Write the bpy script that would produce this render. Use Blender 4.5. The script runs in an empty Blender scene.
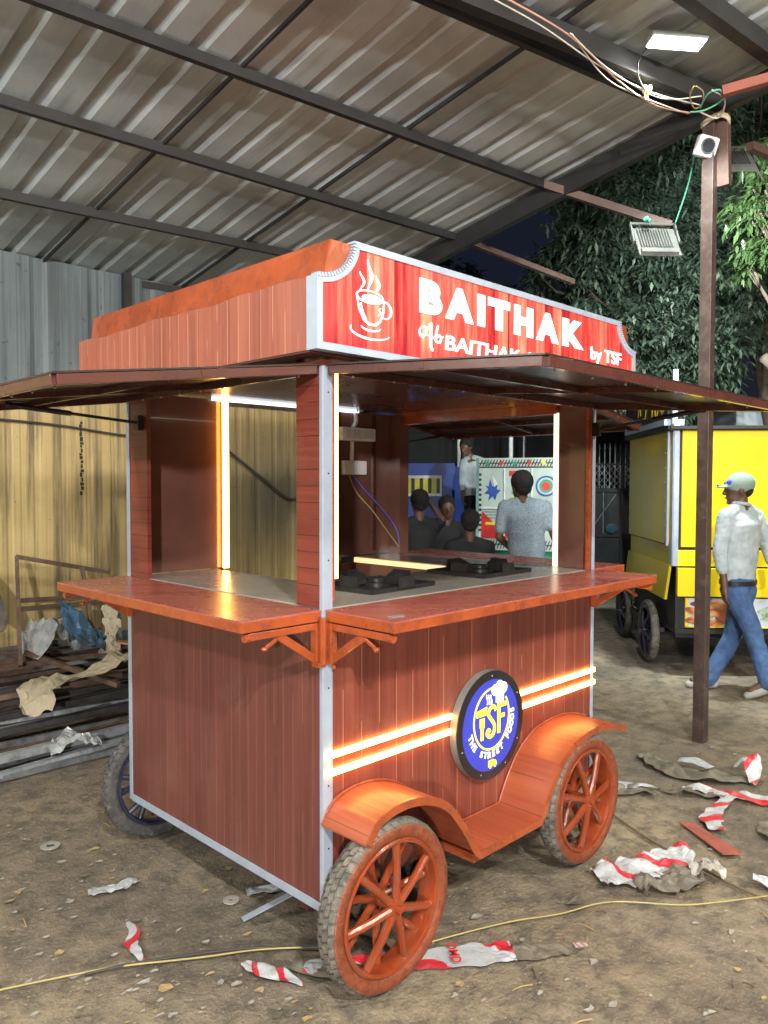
import bpy, math, random
from mathutils import Vector, Matrix, noise
R = math.radians
random.seed(7)
sc = bpy.context.scene
COL = sc.collection

# ------------------------------------------------------------------ materials
def _mat(name):
    m = bpy.data.materials.new(name); m.use_nodes = True
    nt = m.node_tree; b = nt.nodes['Principled BSDF']
    return m, nt, b
def nd(nt, t, **kw):
    n = nt.nodes.new(t)
    for k, v in kw.items(): setattr(n, k, v)
    return n
def ramp(nt, fac, stops):
    r = nd(nt, 'ShaderNodeValToRGB'); e = r.color_ramp.elements
    while len(e) < len(stops): e.new(0.5)
    for i, (p, c) in enumerate(stops):
        e[i].position = p; e[i].color = tuple(c) + (1,) if len(c) == 3 else c
    nt.links.new(fac, r.inputs[0]); return r.outputs[0]
def mix(nt, f, a, b, mode='MIX'):
    m = nd(nt, 'ShaderNodeMix', data_type='RGBA', blend_type=mode)
    for s, v in ((m.inputs[0], f), (m.inputs[6], a), (m.inputs[7], b)):
        if isinstance(v, bpy.types.NodeSocket): nt.links.new(v, s)
        elif isinstance(v, (int, float)): s.default_value = v
        else: s.default_value = tuple(v) + (1,)
    return m.outputs[2]
def math_(nt, op, a, b=None, c=None):
    m = nd(nt, 'ShaderNodeMath', operation=op)
    for i, v in enumerate((a, b, c)):
        if v is None: continue
        if isinstance(v, bpy.types.NodeSocket): nt.links.new(v, m.inputs[i])
        else: m.inputs[i].default_value = v
    return m.outputs[0]
def coords(nt, scale=(1, 1, 1), kind='Object'):
    tc = nd(nt, 'ShaderNodeTexCoord'); mp = nd(nt, 'ShaderNodeMapping')
    nt.links.new(tc.outputs[kind], mp.inputs[0]); mp.inputs['Scale'].default_value = scale
    return mp.outputs[0]
def noi(nt, vec, scale=5, detail=4, rough=.55, dist=0):
    n = nd(nt, 'ShaderNodeTexNoise'); nt.links.new(vec, n.inputs['Vector'])
    n.inputs['Scale'].default_value = scale; n.inputs['Detail'].default_value = detail
    n.inputs['Roughness'].default_value = rough; n.inputs['Distortion'].default_value = dist
    return n.outputs['Fac']
def bump(nt, b, h, strength=.3, dist=.01):
    n = nd(nt, 'ShaderNodeBump'); n.inputs['Strength'].default_value = strength; n.inputs['Distance'].default_value = dist
    nt.links.new(h, n.inputs['Height']); nt.links.new(n.outputs[0], b.inputs['Normal'])
def pbr(name, col, rough=.5, metal=0., var=.25, scale=6., bmp=0., bscale=None, rvar=.1, dirt=None, stretch=(1, 1, 1), coat=0):
    m, nt, b = _mat(name)
    v = coords(nt, stretch)
    n = noi(nt, v, scale, 5, .6)
    lo = [c*(1-var) for c in col]; hi = [min(1, c*(1+var)) for c in col]
    c = ramp(nt, n, [(.3, lo), (.7, hi)])
    if dirt:
        d = noi(nt, v, scale*2.3, 6, .7)
        c = mix(nt, ramp(nt, d, [(.5, (0, 0, 0)), (.72, (1, 1, 1))]), c, dirt)
    nt.links.new(c, b.inputs['Base Color'])
    r = nd(nt, 'ShaderNodeMapRange'); nt.links.new(n, r.inputs[0])
    r.inputs[3].default_value = max(.03, rough-rvar); r.inputs[4].default_value = min(1, rough+rvar)
    nt.links.new(r.outputs[0], b.inputs['Roughness'])
    b.inputs['Metallic'].default_value = metal
    b.inputs['Coat Weight'].default_value = coat
    if bmp: bump(nt, b, noi(nt, v, bscale or scale*5, 5, .6), bmp)
    return m
def emi(name, col, strength, base=(.8, .8, .8)):
    m, nt, b = _mat(name)
    b.inputs['Base Color'].default_value = tuple(base)+(1,)
    b.inputs['Emission Color'].default_value = tuple(col)+(1,)
    b.inputs['Emission Strength'].default_value = strength
    return m
def wood(name, lo, hi, line, axis='xy', period=.085, fine=70., rough=.38, lines=1., width=.03, streak=1., smudge_f=.25):
    """laminate printed as planks: streaks run across the coordinate u; pale joints every period"""
    m, nt, b = _mat(name)
    tc = nd(nt, 'ShaderNodeTexCoord'); sp = nd(nt, 'ShaderNodeSeparateXYZ'); nt.links.new(tc.outputs['Object'], sp.inputs[0])
    X, Y, Z = sp.outputs
    if axis == 'xy': u = math_(nt, 'ADD', X, Y); w = Z
    elif axis == 'z': u = Z; w = math_(nt, 'ADD', X, Y)
    elif axis == 'x': u = X; w = Y
    else: u = Y; w = X
    cb = nd(nt, 'ShaderNodeCombineXYZ')
    nt.links.new(math_(nt, 'MULTIPLY', u, fine), cb.inputs[0]); nt.links.new(math_(nt, 'MULTIPLY', w, 1.3), cb.inputs[1])
    n1 = noi(nt, cb.outputs[0], 1., 5, .65)
    cb2 = nd(nt, 'ShaderNodeCombineXYZ')
    nt.links.new(math_(nt, 'MULTIPLY', u, 9), cb2.inputs[0]); nt.links.new(math_(nt, 'MULTIPLY', w, .8), cb2.inputs[1])
    n2 = noi(nt, cb2.outputs[0], 1., 3, .5)
    s = math_(nt, 'ADD', math_(nt, 'MULTIPLY', n1, .65*streak), math_(nt, 'MULTIPLY', n2, .5))
    c = ramp(nt, s, [(.38, lo), (.72, hi)])
    f = math_(nt, 'FRACT', math_(nt, 'DIVIDE', u, period))
    ln = math_(nt, 'LESS_THAN', f, width)
    n3 = noi(nt, cb2.outputs[0], 3.1, 2, .5)
    lf = math_(nt, 'MULTIPLY', ln, math_(nt, 'MULTIPLY', math_(nt, 'GREATER_THAN', n3, .42), .55*lines))
    c = mix(nt, lf, c, line)
    smudge = noi(nt, tc.outputs['Object'], 3.5, 6, .7)
    c = mix(nt, math_(nt, 'MULTIPLY', ramp(nt, smudge, [(.52, (0, 0, 0)), (.8, (1, 1, 1))]), smudge_f), c, (.3, .2, .15))
    nt.links.new(c, b.inputs['Base Color'])
    r = nd(nt, 'ShaderNodeMapRange'); nt.links.new(smudge, r.inputs[0]); r.inputs[3].default_value = rough-.1; r.inputs[4].default_value = rough+.15
    nt.links.new(r.outputs[0], b.inputs['Roughness'])
    bump(nt, b, math_(nt, 'SUBTRACT', n1, math_(nt, 'MULTIPLY', ln, .8)), .12, .004)
    return m

M = {}
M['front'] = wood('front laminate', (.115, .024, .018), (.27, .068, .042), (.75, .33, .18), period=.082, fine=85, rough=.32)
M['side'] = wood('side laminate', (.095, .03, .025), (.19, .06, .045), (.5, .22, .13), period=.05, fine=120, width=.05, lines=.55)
M['fascia'] = wood('fascia laminate', (.24, .06, .035), (.42, .13, .075), (.8, .4, .25), period=.062, fine=60, width=.05)
M['post'] = wood('post laminate', (.14, .024, .016), (.25, .055, .035), (.06, .012, .01), axis='z', period=.052, fine=60, width=.06, lines=1.6)
M['fender'] = wood('fender laminate', (.25, .045, .025), (.43, .11, .045), (.07, .014, .01), axis='x', period=.07, fine=45, width=.03, rough=.3)
M['shelf'] = wood('shelf laminate', (.31, .075, .055), (.42, .13, .095), (.25, .055, .04), axis='xy', period=.16, fine=14, rough=.24, width=.02, smudge_f=.12)
M['orange'] = pbr('orange enamel', (.36, .072, .02), .28, var=.25, scale=5, bmp=.12, bscale=60, coat=.4, dirt=(.2, .045, .025))
M['rimorange'] = pbr('wheel enamel', (.27, .046, .013), .2, var=.25, scale=9, bmp=.15, bscale=50, coat=.5, dirt=(.2, .07, .035))
M['sideorange'] = pbr('painted tyre wall', (.22, .05, .02), .5, var=.35, scale=30, bmp=.5, bscale=120, dirt=(.25, .1, .05))
M['maroon'] = pbr('maroon enamel', (.085, .028, .02), .28, var=.25, scale=4, bmp=.05, coat=.3, dirt=(.07, .03, .025))
M['awning'] = pbr('dark awning sheet', (.035, .022, .02), .3, var=.2, scale=3, bmp=.05, bscale=6)
M['inner'] = pbr('glossy brown laminate', (.15, .068, .05), .13, var=.25, scale=2.5, bmp=.03, bscale=7, rvar=.05, coat=.6)
M['alu'] = pbr('grey aluminium trim', (.37, .43, .52), .4, .15, var=.08, scale=12, bmp=.05)
M['steelroof'] = None
M['steeltop'] = pbr('stainless counter sheet', (.38, .365, .33), .24, .3, var=.12, scale=3, bmp=.04)
M['blackiron'] = pbr('black iron', (.025, .025, .027), .4, .3, var=.3, scale=20)
M['rubber'] = pbr('dusty rubber', (.13, .12, .1), .85, var=.5, scale=14, bmp=.4, bscale=90, dirt=(.3, .26, .2))
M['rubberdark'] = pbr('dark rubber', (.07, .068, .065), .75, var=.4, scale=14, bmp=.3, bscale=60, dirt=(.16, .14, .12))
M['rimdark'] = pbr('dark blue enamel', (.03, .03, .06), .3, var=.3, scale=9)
M['brown'] = pbr('brown steel paint', (.11, .065, .052), .5, .1, var=.25, scale=7, bmp=.1, dirt=(.07, .045, .035))
M['postpaint'] = pbr('dark brown post paint', (.065, .042, .036), .45, .1, var=.3, scale=7, bmp=.1, dirt=(.12, .09, .075))
M['purlin'] = pbr('dark purlin steel', (.03, .03, .032), .55, .3, var=.25, scale=5, bmp=.1)
M['redpipe'] = pbr('red oxide pipe', (.26, .07, .05), .5, var=.2)
M['white'] = pbr('white plastic', (.75, .76, .76), .35, var=.05)
M['greyalloy'] = pbr('grey cast alloy', (.22, .235, .225), .5, .2, var=.12, scale=9)
M['glass'] = pbr('dark glass', (.03, .035, .04), .08, var=.1)
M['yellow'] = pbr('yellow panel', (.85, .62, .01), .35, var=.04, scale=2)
M['yellowshade'] = pbr('shaded yellow panel', (.5, .36, .006), .36, var=.12, scale=2.5)  # darker copy of the panel yellow, the side's shade put into its colour
M['dark'] = pbr('dark steel', (.02, .021, .023), .5, .2)
M['cable_w'] = pbr('white cable', (.62, .6, .55), .5, var=.1)
M['cable_y'] = pbr('yellow cable', (.42, .34, .13), .5, var=.15)
M['cable_k'] = pbr('black cable', (.05, .045, .04), .6, var=.2)
M['cable_v'] = pbr('violet cable', (.12, .12, .55), .45, var=.1)
M['cable_p'] = pbr('pink cable', (.55, .3, .25), .5, var=.1)
M['green'] = pbr('green rope', (.12, .5, .32), .6, var=.15)
M['led'] = emi('warm led', (1, .46, .075), 14)
M['tube'] = emi('glowing header rail', (.86, .93, 1), 1.7)
M['ledfill'] = emi('added header led', (1, .86, .68), 5)
M['ledw'] = emi('pale led', (1, .8, .55), 1.3)
M['lampw'] = emi('white led lamp', (.95, 1, .95), 14)
M['skin'] = pbr('skin', (.11, .055, .034), .5, var=.12, scale=20)
M['eye'] = pbr('eye', (.2, .17, .15), .3, var=.05)
M['lips'] = pbr('lips', (.12, .04, .035), .5, var=.1)
M['hair'] = pbr('black hair', (.008, .007, .007), .85, var=.3, scale=60, bmp=.5)
M['denim'] = pbr('blue denim', (.05, .105, .24), .85, var=.35, scale=12, bmp=.9, bscale=26)
M['shirt'] = pbr('pale cotton', (.36, .42, .45), .8, var=.2, scale=12, bmp=1., bscale=17)
M['darkcloth'] = pbr('dark cloth', (.009, .009, .011), .85, var=.3, scale=12)
M['cap'] = pbr('grey green cap', (.2, .26, .23), .8, var=.1, scale=20)
M['capblue'] = pbr('blue print', (.03, .05, .5), .7, var=.1)
M['shoe'] = pbr('grey canvas', (.35, .34, .32), .8, var=.2)
M['redband'] = pbr('red print', (.6, .03, .04), .5, var=.15)

def sign_material():
    m, nt, b = _mat('backlit sign print')
    tc = nd(nt, 'ShaderNodeTexCoord'); sp = nd(nt, 'ShaderNodeSeparateXYZ'); nt.links.new(tc.outputs['Object'], sp.inputs[0])
    X, Y, Z = sp.outputs
    cb = nd(nt, 'ShaderNodeCombineXYZ'); nt.links.new(math_(nt, 'MULTIPLY', X, 42), cb.inputs[0]); nt.links.new(math_(nt, 'MULTIPLY', Z, 3), cb.inputs[1])
    n = noi(nt, cb.outputs[0], 1., 5, .62, .4)
    pl = nd(nt, 'ShaderNodeTexWhiteNoise', noise_dimensions='1D')
    nt.links.new(math_(nt, 'FLOOR', math_(nt, 'DIVIDE', X, .062)), pl.inputs['W'])
    s = math_(nt, 'ADD', math_(nt, 'MULTIPLY', n, .75), math_(nt, 'MULTIPLY', pl.outputs['Value'], .32))
    c = ramp(nt, s, [(.32, (.2, .012, .014)), (.5, (.6, .05, .04)), (.66, (.8, .12, .08)), (.85, (.9, .27, .14))])
    f = math_(nt, 'FRACT', math_(nt, 'DIVIDE', X, .062))
    c = mix(nt, math_(nt, 'MULTIPLY', math_(nt, 'LESS_THAN', f, .045), .6), c, (.2, .015, .012))
    # dark maroon mixed in towards the lower edge
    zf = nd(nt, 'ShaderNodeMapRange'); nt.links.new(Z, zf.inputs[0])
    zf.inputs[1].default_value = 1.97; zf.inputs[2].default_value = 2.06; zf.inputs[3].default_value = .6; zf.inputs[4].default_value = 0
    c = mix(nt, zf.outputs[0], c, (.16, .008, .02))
    nt.links.new(c, b.inputs['Base Color']); nt.links.new(c, b.inputs['Emission Color'])
    b.inputs['Emission Strength'].default_value = .75; b.inputs['Roughness'].default_value = .25
    return m
M['sign'] = sign_material()
M['letter'] = emi('backlit white letter', (.9, .96, 1), .95)
M['seam'] = pbr('dark seam', (.08, .01, .012), .5)
M['logoblue'] = emi('backlit blue disc', (.03, .04, .32), .8, (.03, .04, .35))
M['logoyellow'] = emi('backlit yellow print', (.95, .85, .08), .8, (.8, .7, .05))
M['logorim'] = pbr('black disc rim', (.02, .018, .018), .35)

def roof_material():
    m, nt, b = _mat('galvanised roof sheet')
    v = coords(nt, (1, 1, 1)); v2 = coords(nt, (14, .5, 1))
    n = noi(nt, v, 1.3, 6, .6); s = noi(nt, v2, 1.6, 5, .6)
    c = ramp(nt, n, [(.35, (.29, .33, .345)), (.52, (.4, .45, .47)), (.68, (.49, .545, .56))])
    c = mix(nt, ramp(nt, s, [(.55, (0, 0, 0)), (.75, (.35, .35, .35))]), c, (.5, .53, .53))
    c = mix(nt, ramp(nt, noi(nt, coords(nt, (7, .6, 1)), 2.2, 4, .6), [(.56, (0, 0, 0)), (.7, (.4, .4, .4))]), c, (.17, .15, .14))
    nt.links.new(c, b.inputs['Base Color']); b.inputs['Metallic'].default_value = .1; b.inputs['Roughness'].default_value = .55
    bump(nt, b, n, .2, .02)
    return m
M['steelroof'] = roof_material()
def wall_material(name, cols, stain, streak=.6):
    m, nt, b = _mat(name)
    v = coords(nt, (1, 1, 1)); n = noi(nt, v, 1.1, 6, .62)
    c = ramp(nt, n, [(.3, cols[0]), (.55, cols[1]), (.75, cols[2])])
    s = noi(nt, coords(nt, (11, 1, .55)), 1., 6, .65)
    c = mix(nt, ramp(nt, s, [(.48, (0, 0, 0)), (.64, (streak,)*3)]), c, stain)
    g = noi(nt, coords(nt, (45, 1, .25)), 1., 3, .5)
    c = mix(nt, ramp(nt, g, [(.5, (0, 0, 0)), (.62, (.28, .28, .28))]), c, stain)
    sp = nd(nt, 'ShaderNodeTexNoise'); nt.links.new(v, sp.inputs['Vector']); sp.inputs['Scale'].default_value = 22; sp.inputs['Detail'].default_value = 2
    c = mix(nt, ramp(nt, sp.outputs['Fac'], [(.7, (0, 0, 0)), (.76, (.7, .7, .7))]), c, [q*.4 for q in stain])
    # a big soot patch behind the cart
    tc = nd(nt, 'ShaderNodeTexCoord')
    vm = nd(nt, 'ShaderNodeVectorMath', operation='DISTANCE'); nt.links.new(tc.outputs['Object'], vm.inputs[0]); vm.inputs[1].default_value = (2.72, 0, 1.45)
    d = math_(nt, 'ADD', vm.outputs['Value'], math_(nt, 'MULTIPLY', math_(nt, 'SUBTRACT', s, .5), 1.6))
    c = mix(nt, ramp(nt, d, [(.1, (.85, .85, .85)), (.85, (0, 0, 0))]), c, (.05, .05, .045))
    nt.links.new(c, b.inputs['Base Color']); b.inputs['Roughness'].default_value = .55
    bump(nt, b, g, .3, .01)
    return m
M['wally'] = wall_material('yellow painted sheet', ((.33, .235, .09), (.48, .355, .15), (.58, .46, .24)), (.12, .09, .05), .95)
M['wallg'] = wall_material('blue grey sheet', ((.10, .125, .14), (.135, .165, .18), (.17, .2, .215)), (.05, .06, .065))
M['plinth'] = pbr('grey cement plinth', (.2, .2, .19), .8, var=.5, scale=4, bmp=.3, dirt=(.06, .06, .06))

def ground_material():
    m, nt, b = _mat('damp packed earth')
    v = coords(nt)
    n = noi(nt, v, .9, 7, .62); n2 = noi(nt, v, 9, 7, .72); n3 = noi(nt, v, 60, 4, .6)
    c = ramp(nt, n, [(.34, (.14, .115, .087)), (.5, (.24, .193, .137)), (.66, (.34, .272, .175))])
    c = mix(nt, ramp(nt, n2, [(.38, (.85, .85, .85)), (.56, (0, 0, 0))]), c, (.1, .085, .068))
    c = mix(nt, ramp(nt, n3, [(.57, (0, 0, 0)), (.7, (.45, .45, .45))]), c, (.4, .34, .26))
    nt.links.new(c, b.inputs['Base Color'])
    r = ramp(nt, n, [(.35, (.55,)*3), (.6, (.9,)*3)]); nt.links.new(r, b.inputs['Roughness'])
    h = math_(nt, 'ADD', math_(nt, 'MULTIPLY', n2, 1.), math_(nt, 'MULTIPLY', n3, .4))
    bump(nt, b, h, .75, .03)
    return m
M['ground'] = ground_material()

def stripe_material(name, freq, width=.42, red=(.58, .03, .05), white=(.5, .52, .54), back=(.14, .125, .1)):
    """printed flex banner: stripes on its face, grey brown on its back"""
    m, nt, b = _mat(name)
    tc = nd(nt, 'ShaderNodeTexCoord'); sp = nd(nt, 'ShaderNodeSeparateXYZ'); nt.links.new(tc.outputs['UV'], sp.inputs[0])
    wob = noi(nt, coords(nt), 9, 3, .5)
    f = math_(nt, 'FRACT', math_(nt, 'ADD', math_(nt, 'ADD', math_(nt, 'MULTIPLY', sp.outputs[0], freq), math_(nt, 'MULTIPLY', sp.outputs[1], .45)), math_(nt, 'MULTIPLY', wob, .5)))
    c = mix(nt, math_(nt, 'LESS_THAN', f, width), white, red)
    g = nd(nt, 'ShaderNodeNewGeometry')
    d = noi(nt, coords(nt), 25, 5, .7)
    c = mix(nt, ramp(nt, d, [(.5, (0, 0, 0)), (.75, (.7, .7, .7))]), c, (.3, .26, .2))
    c = mix(nt, g.outputs['Backfacing'], c, back)
    nt.links.new(c, b.inputs['Base Color']); b.inputs['Roughness'].default_value = .4
    return m
M['flex'] = stripe_material('printed banner flex', 1.7, .34)
M['flex2'] = stripe_material('printed banner flex wide stripe', 2.6, .3)
M['flexback'] = pbr('banner back', (.16, .14, .11), .5, var=.3, scale=12)
M['flexwhite'] = pbr('white banner flex', (.45, .48, .52), .4, var=.15, scale=14, dirt=(.3, .27, .22))
M['paper'] = pbr('soiled paper', (.38, .36, .32), .8, var=.6, scale=3, dirt=(.2, .17, .13))
M['card'] = pbr('brown card', (.42, .3, .14), .8, var=.3, scale=12)
M['reddust'] = pbr('faded red board', (.36, .1, .07), .7, var=.3, scale=14)
M['foil'] = pbr('crumpled foil', (.7, .72, .74), .25, .9, var=.1)
M['kraft'] = pbr('beige cloth', (.42, .36, .25), .8, var=.15, scale=8, bmp=.2)
M['blueplastic'] = pbr('blue plastic sheet', (.07, .15, .25), .35, var=.25, scale=9)
M['clearplastic'] = pbr('dusty clear plastic', (.36, .38, .39), .3, var=.3, scale=15)
M['galv'] = pbr('galvanised tube', (.27, .29, .31), .4, .6, var=.3, scale=7, dirt=(.12, .1, .085))
M['galvl'] = pbr('bright galvanised tube', (.42, .45, .48), .4, .35, var=.3, scale=7, dirt=(.2, .17, .14))
M['galvd'] = pbr('blackened tube', (.07, .07, .072), .45, .4, var=.3, scale=7, dirt=(.12, .1, .085))
M['rusty'] = pbr('rusty tube', (.16, .1, .07), .65, .3, var=.4, scale=9, dirt=(.09, .06, .045))
M['leaf'] = None
def leaf_material(name, a, bcol, c3):
    m, nt, b = _mat(name)
    oi = nd(nt, 'ShaderNodeNewGeometry')
    c = ramp(nt, oi.outputs['Random Per Island'], [(0, a), (.55, bcol), (1, c3)])
    nt.links.new(c, b.inputs['Base Color']); b.inputs['Roughness'].default_value = .45
    b.inputs['Transmission Weight'].default_value = 0
    tr = nd(nt, 'ShaderNodeBsdfTranslucent'); nt.links.new(c, tr.inputs[0])
    ms = nd(nt, 'ShaderNodeMixShader'); ms.inputs[0].default_value = .25
    out = nt.nodes['Material Output']
    nt.links.new(b.outputs[0], ms.inputs[1]); nt.links.new(tr.outputs[0], ms.inputs[2]); nt.links.new(ms.outputs[0], out.inputs[0])
    return m
M['leaf'] = leaf_material('dark leaf', (.05, .085, .06), (.11, .17, .115), (.2, .28, .18))
M['leafb'] = leaf_material('light leaf', (.035, .07, .022), (.055, .1, .032), (.085, .14, .05))
M['bark'] = pbr('bark', (.09, .07, .05), .9, var=.35, scale=9, bmp=.5)

# ------------------------------------------------------------------ mesh builder
class MB:
    def __init__(s): s.v = []; s.f = []; s.mi = []; s.cur = 0; s.T = Matrix()
    def add(s, vs, fs):
        o = len(s.v); s.v += [tuple(s.T @ Vector(v)) for v in vs]
        s.f += [tuple(i+o for i in f) for f in fs]; s.mi += [s.cur]*len(fs)
    def box(s, a, b):
        x0, y0, z0 = (min(a[i], b[i]) for i in range(3)); x1, y1, z1 = (max(a[i], b[i]) for i in range(3))
        s.add([(x0,y0,z0),(x1,y0,z0),(x1,y1,z0),(x0,y1,z0),(x0,y0,z1),(x1,y0,z1),(x1,y1,z1),(x0,y1,z1)],
              [(0,3,2,1),(4,5,6,7),(0,1,5,4),(1,2,6,5),(2,3,7,6),(3,0,4,7)])
        return s
    def bar(s, p, q, w=.03, h=None, up=(0, 0, 1)):
        h = h or w; p = Vector(p); q = Vector(q); d = (q-p).normalized(); u = Vector(up)
        if abs(d.dot(u)) > .98: u = Vector((1, 0, 0))
        r = d.cross(u).normalized(); u = r.cross(d).normalized()
        vs = [c + r*sx*w/2 + u*sz*h/2 for c in (p, q) for sx, sz in ((-1,-1),(1,-1),(1,1),(-1,1))]
        s.add(vs, [(0,1,2,3),(7,6,5,4),(0,4,5,1),(1,5,6,2),(2,6,7,3),(3,7,4,0)]); return s
    def tube(s, pts, r=.01, n=8, caps=True):
        pts = [Vector(p) for p in pts]; rings = []
        u = None
        for i, p in enumerate(pts):
            d = (pts[min(i+1, len(pts)-1)]-pts[max(i-1, 0)]).normalized()
            if u is None: u = d.orthogonal().normalized()
            else:
                u = (u - d*u.dot(d))
                u = u.normalized() if u.length > 1e-6 else d.orthogonal().normalized()
            w = d.cross(u); rr = r[i] if isinstance(r, (list, tuple)) else r
            rings.append([p + (u*math.cos(a)+w*math.sin(a))*rr for a in (2*math.pi*k/n for k in range(n))])
        vs = [v for g in rings for v in g]; fs = []
        for i in range(len(pts)-1):
            for k in range(n): fs.append((i*n+k, i*n+(k+1) % n, (i+1)*n+(k+1) % n, (i+1)*n+k))
        if caps: fs.append(tuple(range(n-1, -1, -1))); fs.append(tuple((len(pts)-1)*n+k for k in range(n)))
        s.add(vs, fs); return s
    def prism(s, poly, y0, y1, axis='y'):
        n = len(poly)
        f = {'y': lambda a, b, t: (a, t, b), 'x': lambda a, b, t: (t, a, b), 'z': lambda a, b, t: (a, b, t)}[axis]
        vs = [f(a, b, y0) for a, b in poly] + [f(a, b, y1) for a, b in poly]
        s.add(vs, [tuple(range(n)), tuple(range(2*n-1, n-1, -1))] + [(i, i+n, (i+1) % n+n, (i+1) % n) for i in range(n)]); return s
    def ribbon(s, pts, w, y0, y1):
        """a brush stroke in the xz plane, w = width or list of widths"""
        P = [Vector((a, 0, b)) for a, b in pts]; L = []; Q = []
        for i, p in enumerate(P):
            d = (P[min(i+1, len(P)-1)]-P[max(i-1, 0)]).normalized(); nrm = Vector((-d.z, 0, d.x))
            ww = w[i] if isinstance(w, (list, tuple)) else w
            L.append(p+nrm*ww/2); Q.append(p-nrm*ww/2)
        for i in range(len(P)-1):
            q = [L[i], L[i+1], Q[i+1], Q[i]]
            s.prism([(v.x, v.z) for v in q], y0, y1)
        return s
    def lathe(s, prof, c, n=48, axis='y'):
        """prof: list of (radius, t along axis)"""
        c = Vector(c); vs = []; m = len(prof)
        for k in range(n):
            a = 2*math.pi*k/n
            for r, t in prof:
                if axis == 'y': vs.append(c+Vector((r*math.cos(a), t, r*math.sin(a))))
                elif axis == 'z': vs.append(c+Vector((r*math.cos(a), r*math.sin(a), t)))
                else: vs.append(c+Vector((t, r*math.cos(a), r*math.sin(a))))
        fs = []
        for k in range(n):
            for j in range(m-1): fs.append((k*m+j, k*m+j+1, ((k+1) % n)*m+j+1, ((k+1) % n)*m+j))
        s.add(vs, fs); return s
    def sphere(s, c, r, sc3=(1, 1, 1), rot=None, n=14):
        c = Vector(c); vs = []; fs = []; m = n//2
        for i in range(m+1):
            for k in range(n):
                th = math.pi*i/m; ph = 2*math.pi*k/n
                v = Vector((r*sc3[0]*math.sin(th)*math.cos(ph), r*sc3[1]*math.sin(th)*math.sin(ph), r*sc3[2]*math.cos(th)))
                if rot: v = rot @ v
                vs.append(c+v)
        for i in range(m):
            for k in range(n): fs.append((i*n+k, (i+1)*n+k, (i+1)*n+(k+1) % n, i*n+(k+1) % n))
        s.add(vs, fs); return s
    def cap(s, p, r0, q, r1, n=12):
        """tapered capsule"""
        p = Vector(p); q = Vector(q); s.sphere(p, r0, n=n); s.sphere(q, r1, n=n); s.tube([p, q], [r0, r1], n); return s
    def build(s, name, mat, parent=None, smooth=False, origin=None, bevel=0, auto=None):
        me = bpy.data.meshes.new(name)
        o = Vector((0, 0, 0))
        if parent is not None: o = parent.matrix_basis.translation.copy() if parent.parent is None else worldloc(parent)
        elif origin is not None: o = Vector(origin)
        me.from_pydata([tuple(Vector(v)-o) for v in s.v], [], s.f)
        mats = mat if isinstance(mat, list) else [mat]
        for m in mats: me.materials.append(m)
        if len(mats) > 1: me.polygons.foreach_set('material_index', s.mi)
        me.update()
        if smooth: me.polygons.foreach_set('use_smooth', [True]*len(me.polygons))
        ob = bpy.data.objects.new(name, me); COL.objects.link(ob)
        if parent is not None: ob.parent = parent
        elif origin is not None: ob.location = o
        if bevel:
            b = ob.modifiers.new('bevel', 'BEVEL'); b.width = bevel; b.segments = 2; b.limit_method = 'ANGLE'; b.angle_limit = R(40)
        if smooth and auto is not None:
            me.shade_smooth() if False else None
            sharp = [False]*len(me.edges)
            import bmesh
            bm = bmesh.new(); bm.from_mesh(me)
            for e in bm.edges:
                if len(e.link_faces) == 2 and e.calc_face_angle(0) > R(auto): e.smooth = False
            bm.to_mesh(me); bm.free()
        return ob
def worldloc(o):
    l = Vector((0, 0, 0))
    while o is not None: l += o.location; o = o.parent
    return l
def tag(o, label=None, cat=None, group=None, kind=None):
    if label: o['label'] = label
    if cat: o['category'] = cat
    if group: o['group'] = group
    if kind: o['kind'] = kind
    return o
def empty(name, loc, label, cat, group=None):
    o = bpy.data.objects.new(name, None); COL.objects.link(o); o.location = loc; o.empty_display_size = .2
    return tag(o, label, cat, group)
def copy_tree(o, parent=None):
    c = o.copy(); COL.objects.link(c); c.parent = parent
    for ch in list(o.children): copy_tree(ch, c)
    return c
def smoothpath(pts, n=6):
    P = [Vector(p) for p in pts]; out = []
    for i in range(len(P)-1):
        a = P[max(i-1, 0)]; b = P[i]; c = P[i+1]; d = P[min(i+2, len(P)-1)]
        for k in range(n):
            t = k/n
            out.append(.5*((2*b)+(c-a)*t+(2*a-5*b+4*c-d)*t*t+(3*b-a-3*c+d)*t**3))
    out.append(P[-1]); return out
_tc = {}
def textgeo(s, offset=0., extrude=.01, shear=0.):
    k = (s, offset, extrude, shear)
    if k in _tc: return _tc[k]
    cu = bpy.data.curves.new('t', 'FONT'); cu.body = s; cu.offset = offset; cu.extrude = extrude; cu.shear = shear; cu.resolution_u = 4
    ob = bpy.data.objects.new('t', cu); COL.objects.link(ob)
    dg = bpy.context.evaluated_depsgraph_get(); dg.update()
    me = bpy.data.meshes.new_from_object(ob.evaluated_get(dg))
    v = [tuple(x.co) for x in me.vertices]; f = [tuple(p.vertices) for p in me.polygons]
    bpy.data.objects.remove(ob); bpy.data.curves.remove(cu); bpy.data.meshes.remove(me)
    _tc[k] = (v, f); return v, f
def text_fit(mb, s, x0, x1, z0, z1, y, offset=0., th=.003, shear=0., rot=None):
    """text solid standing in the xz plane, facing -y, filling the box"""
    v, f = textgeo(s, offset, .5, shear)
    ax = min(p[0] for p in v); bx = max(p[0] for p in v); ay = min(p[1] for p in v); by = max(p[1] for p in v)
    vs = [(x0+(p[0]-ax)/(bx-ax)*(x1-x0), y-p[2]*th, z0+(p[1]-ay)/(by-ay)*(z1-z0)) for p in v]
    mb.add(vs, f)

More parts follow.
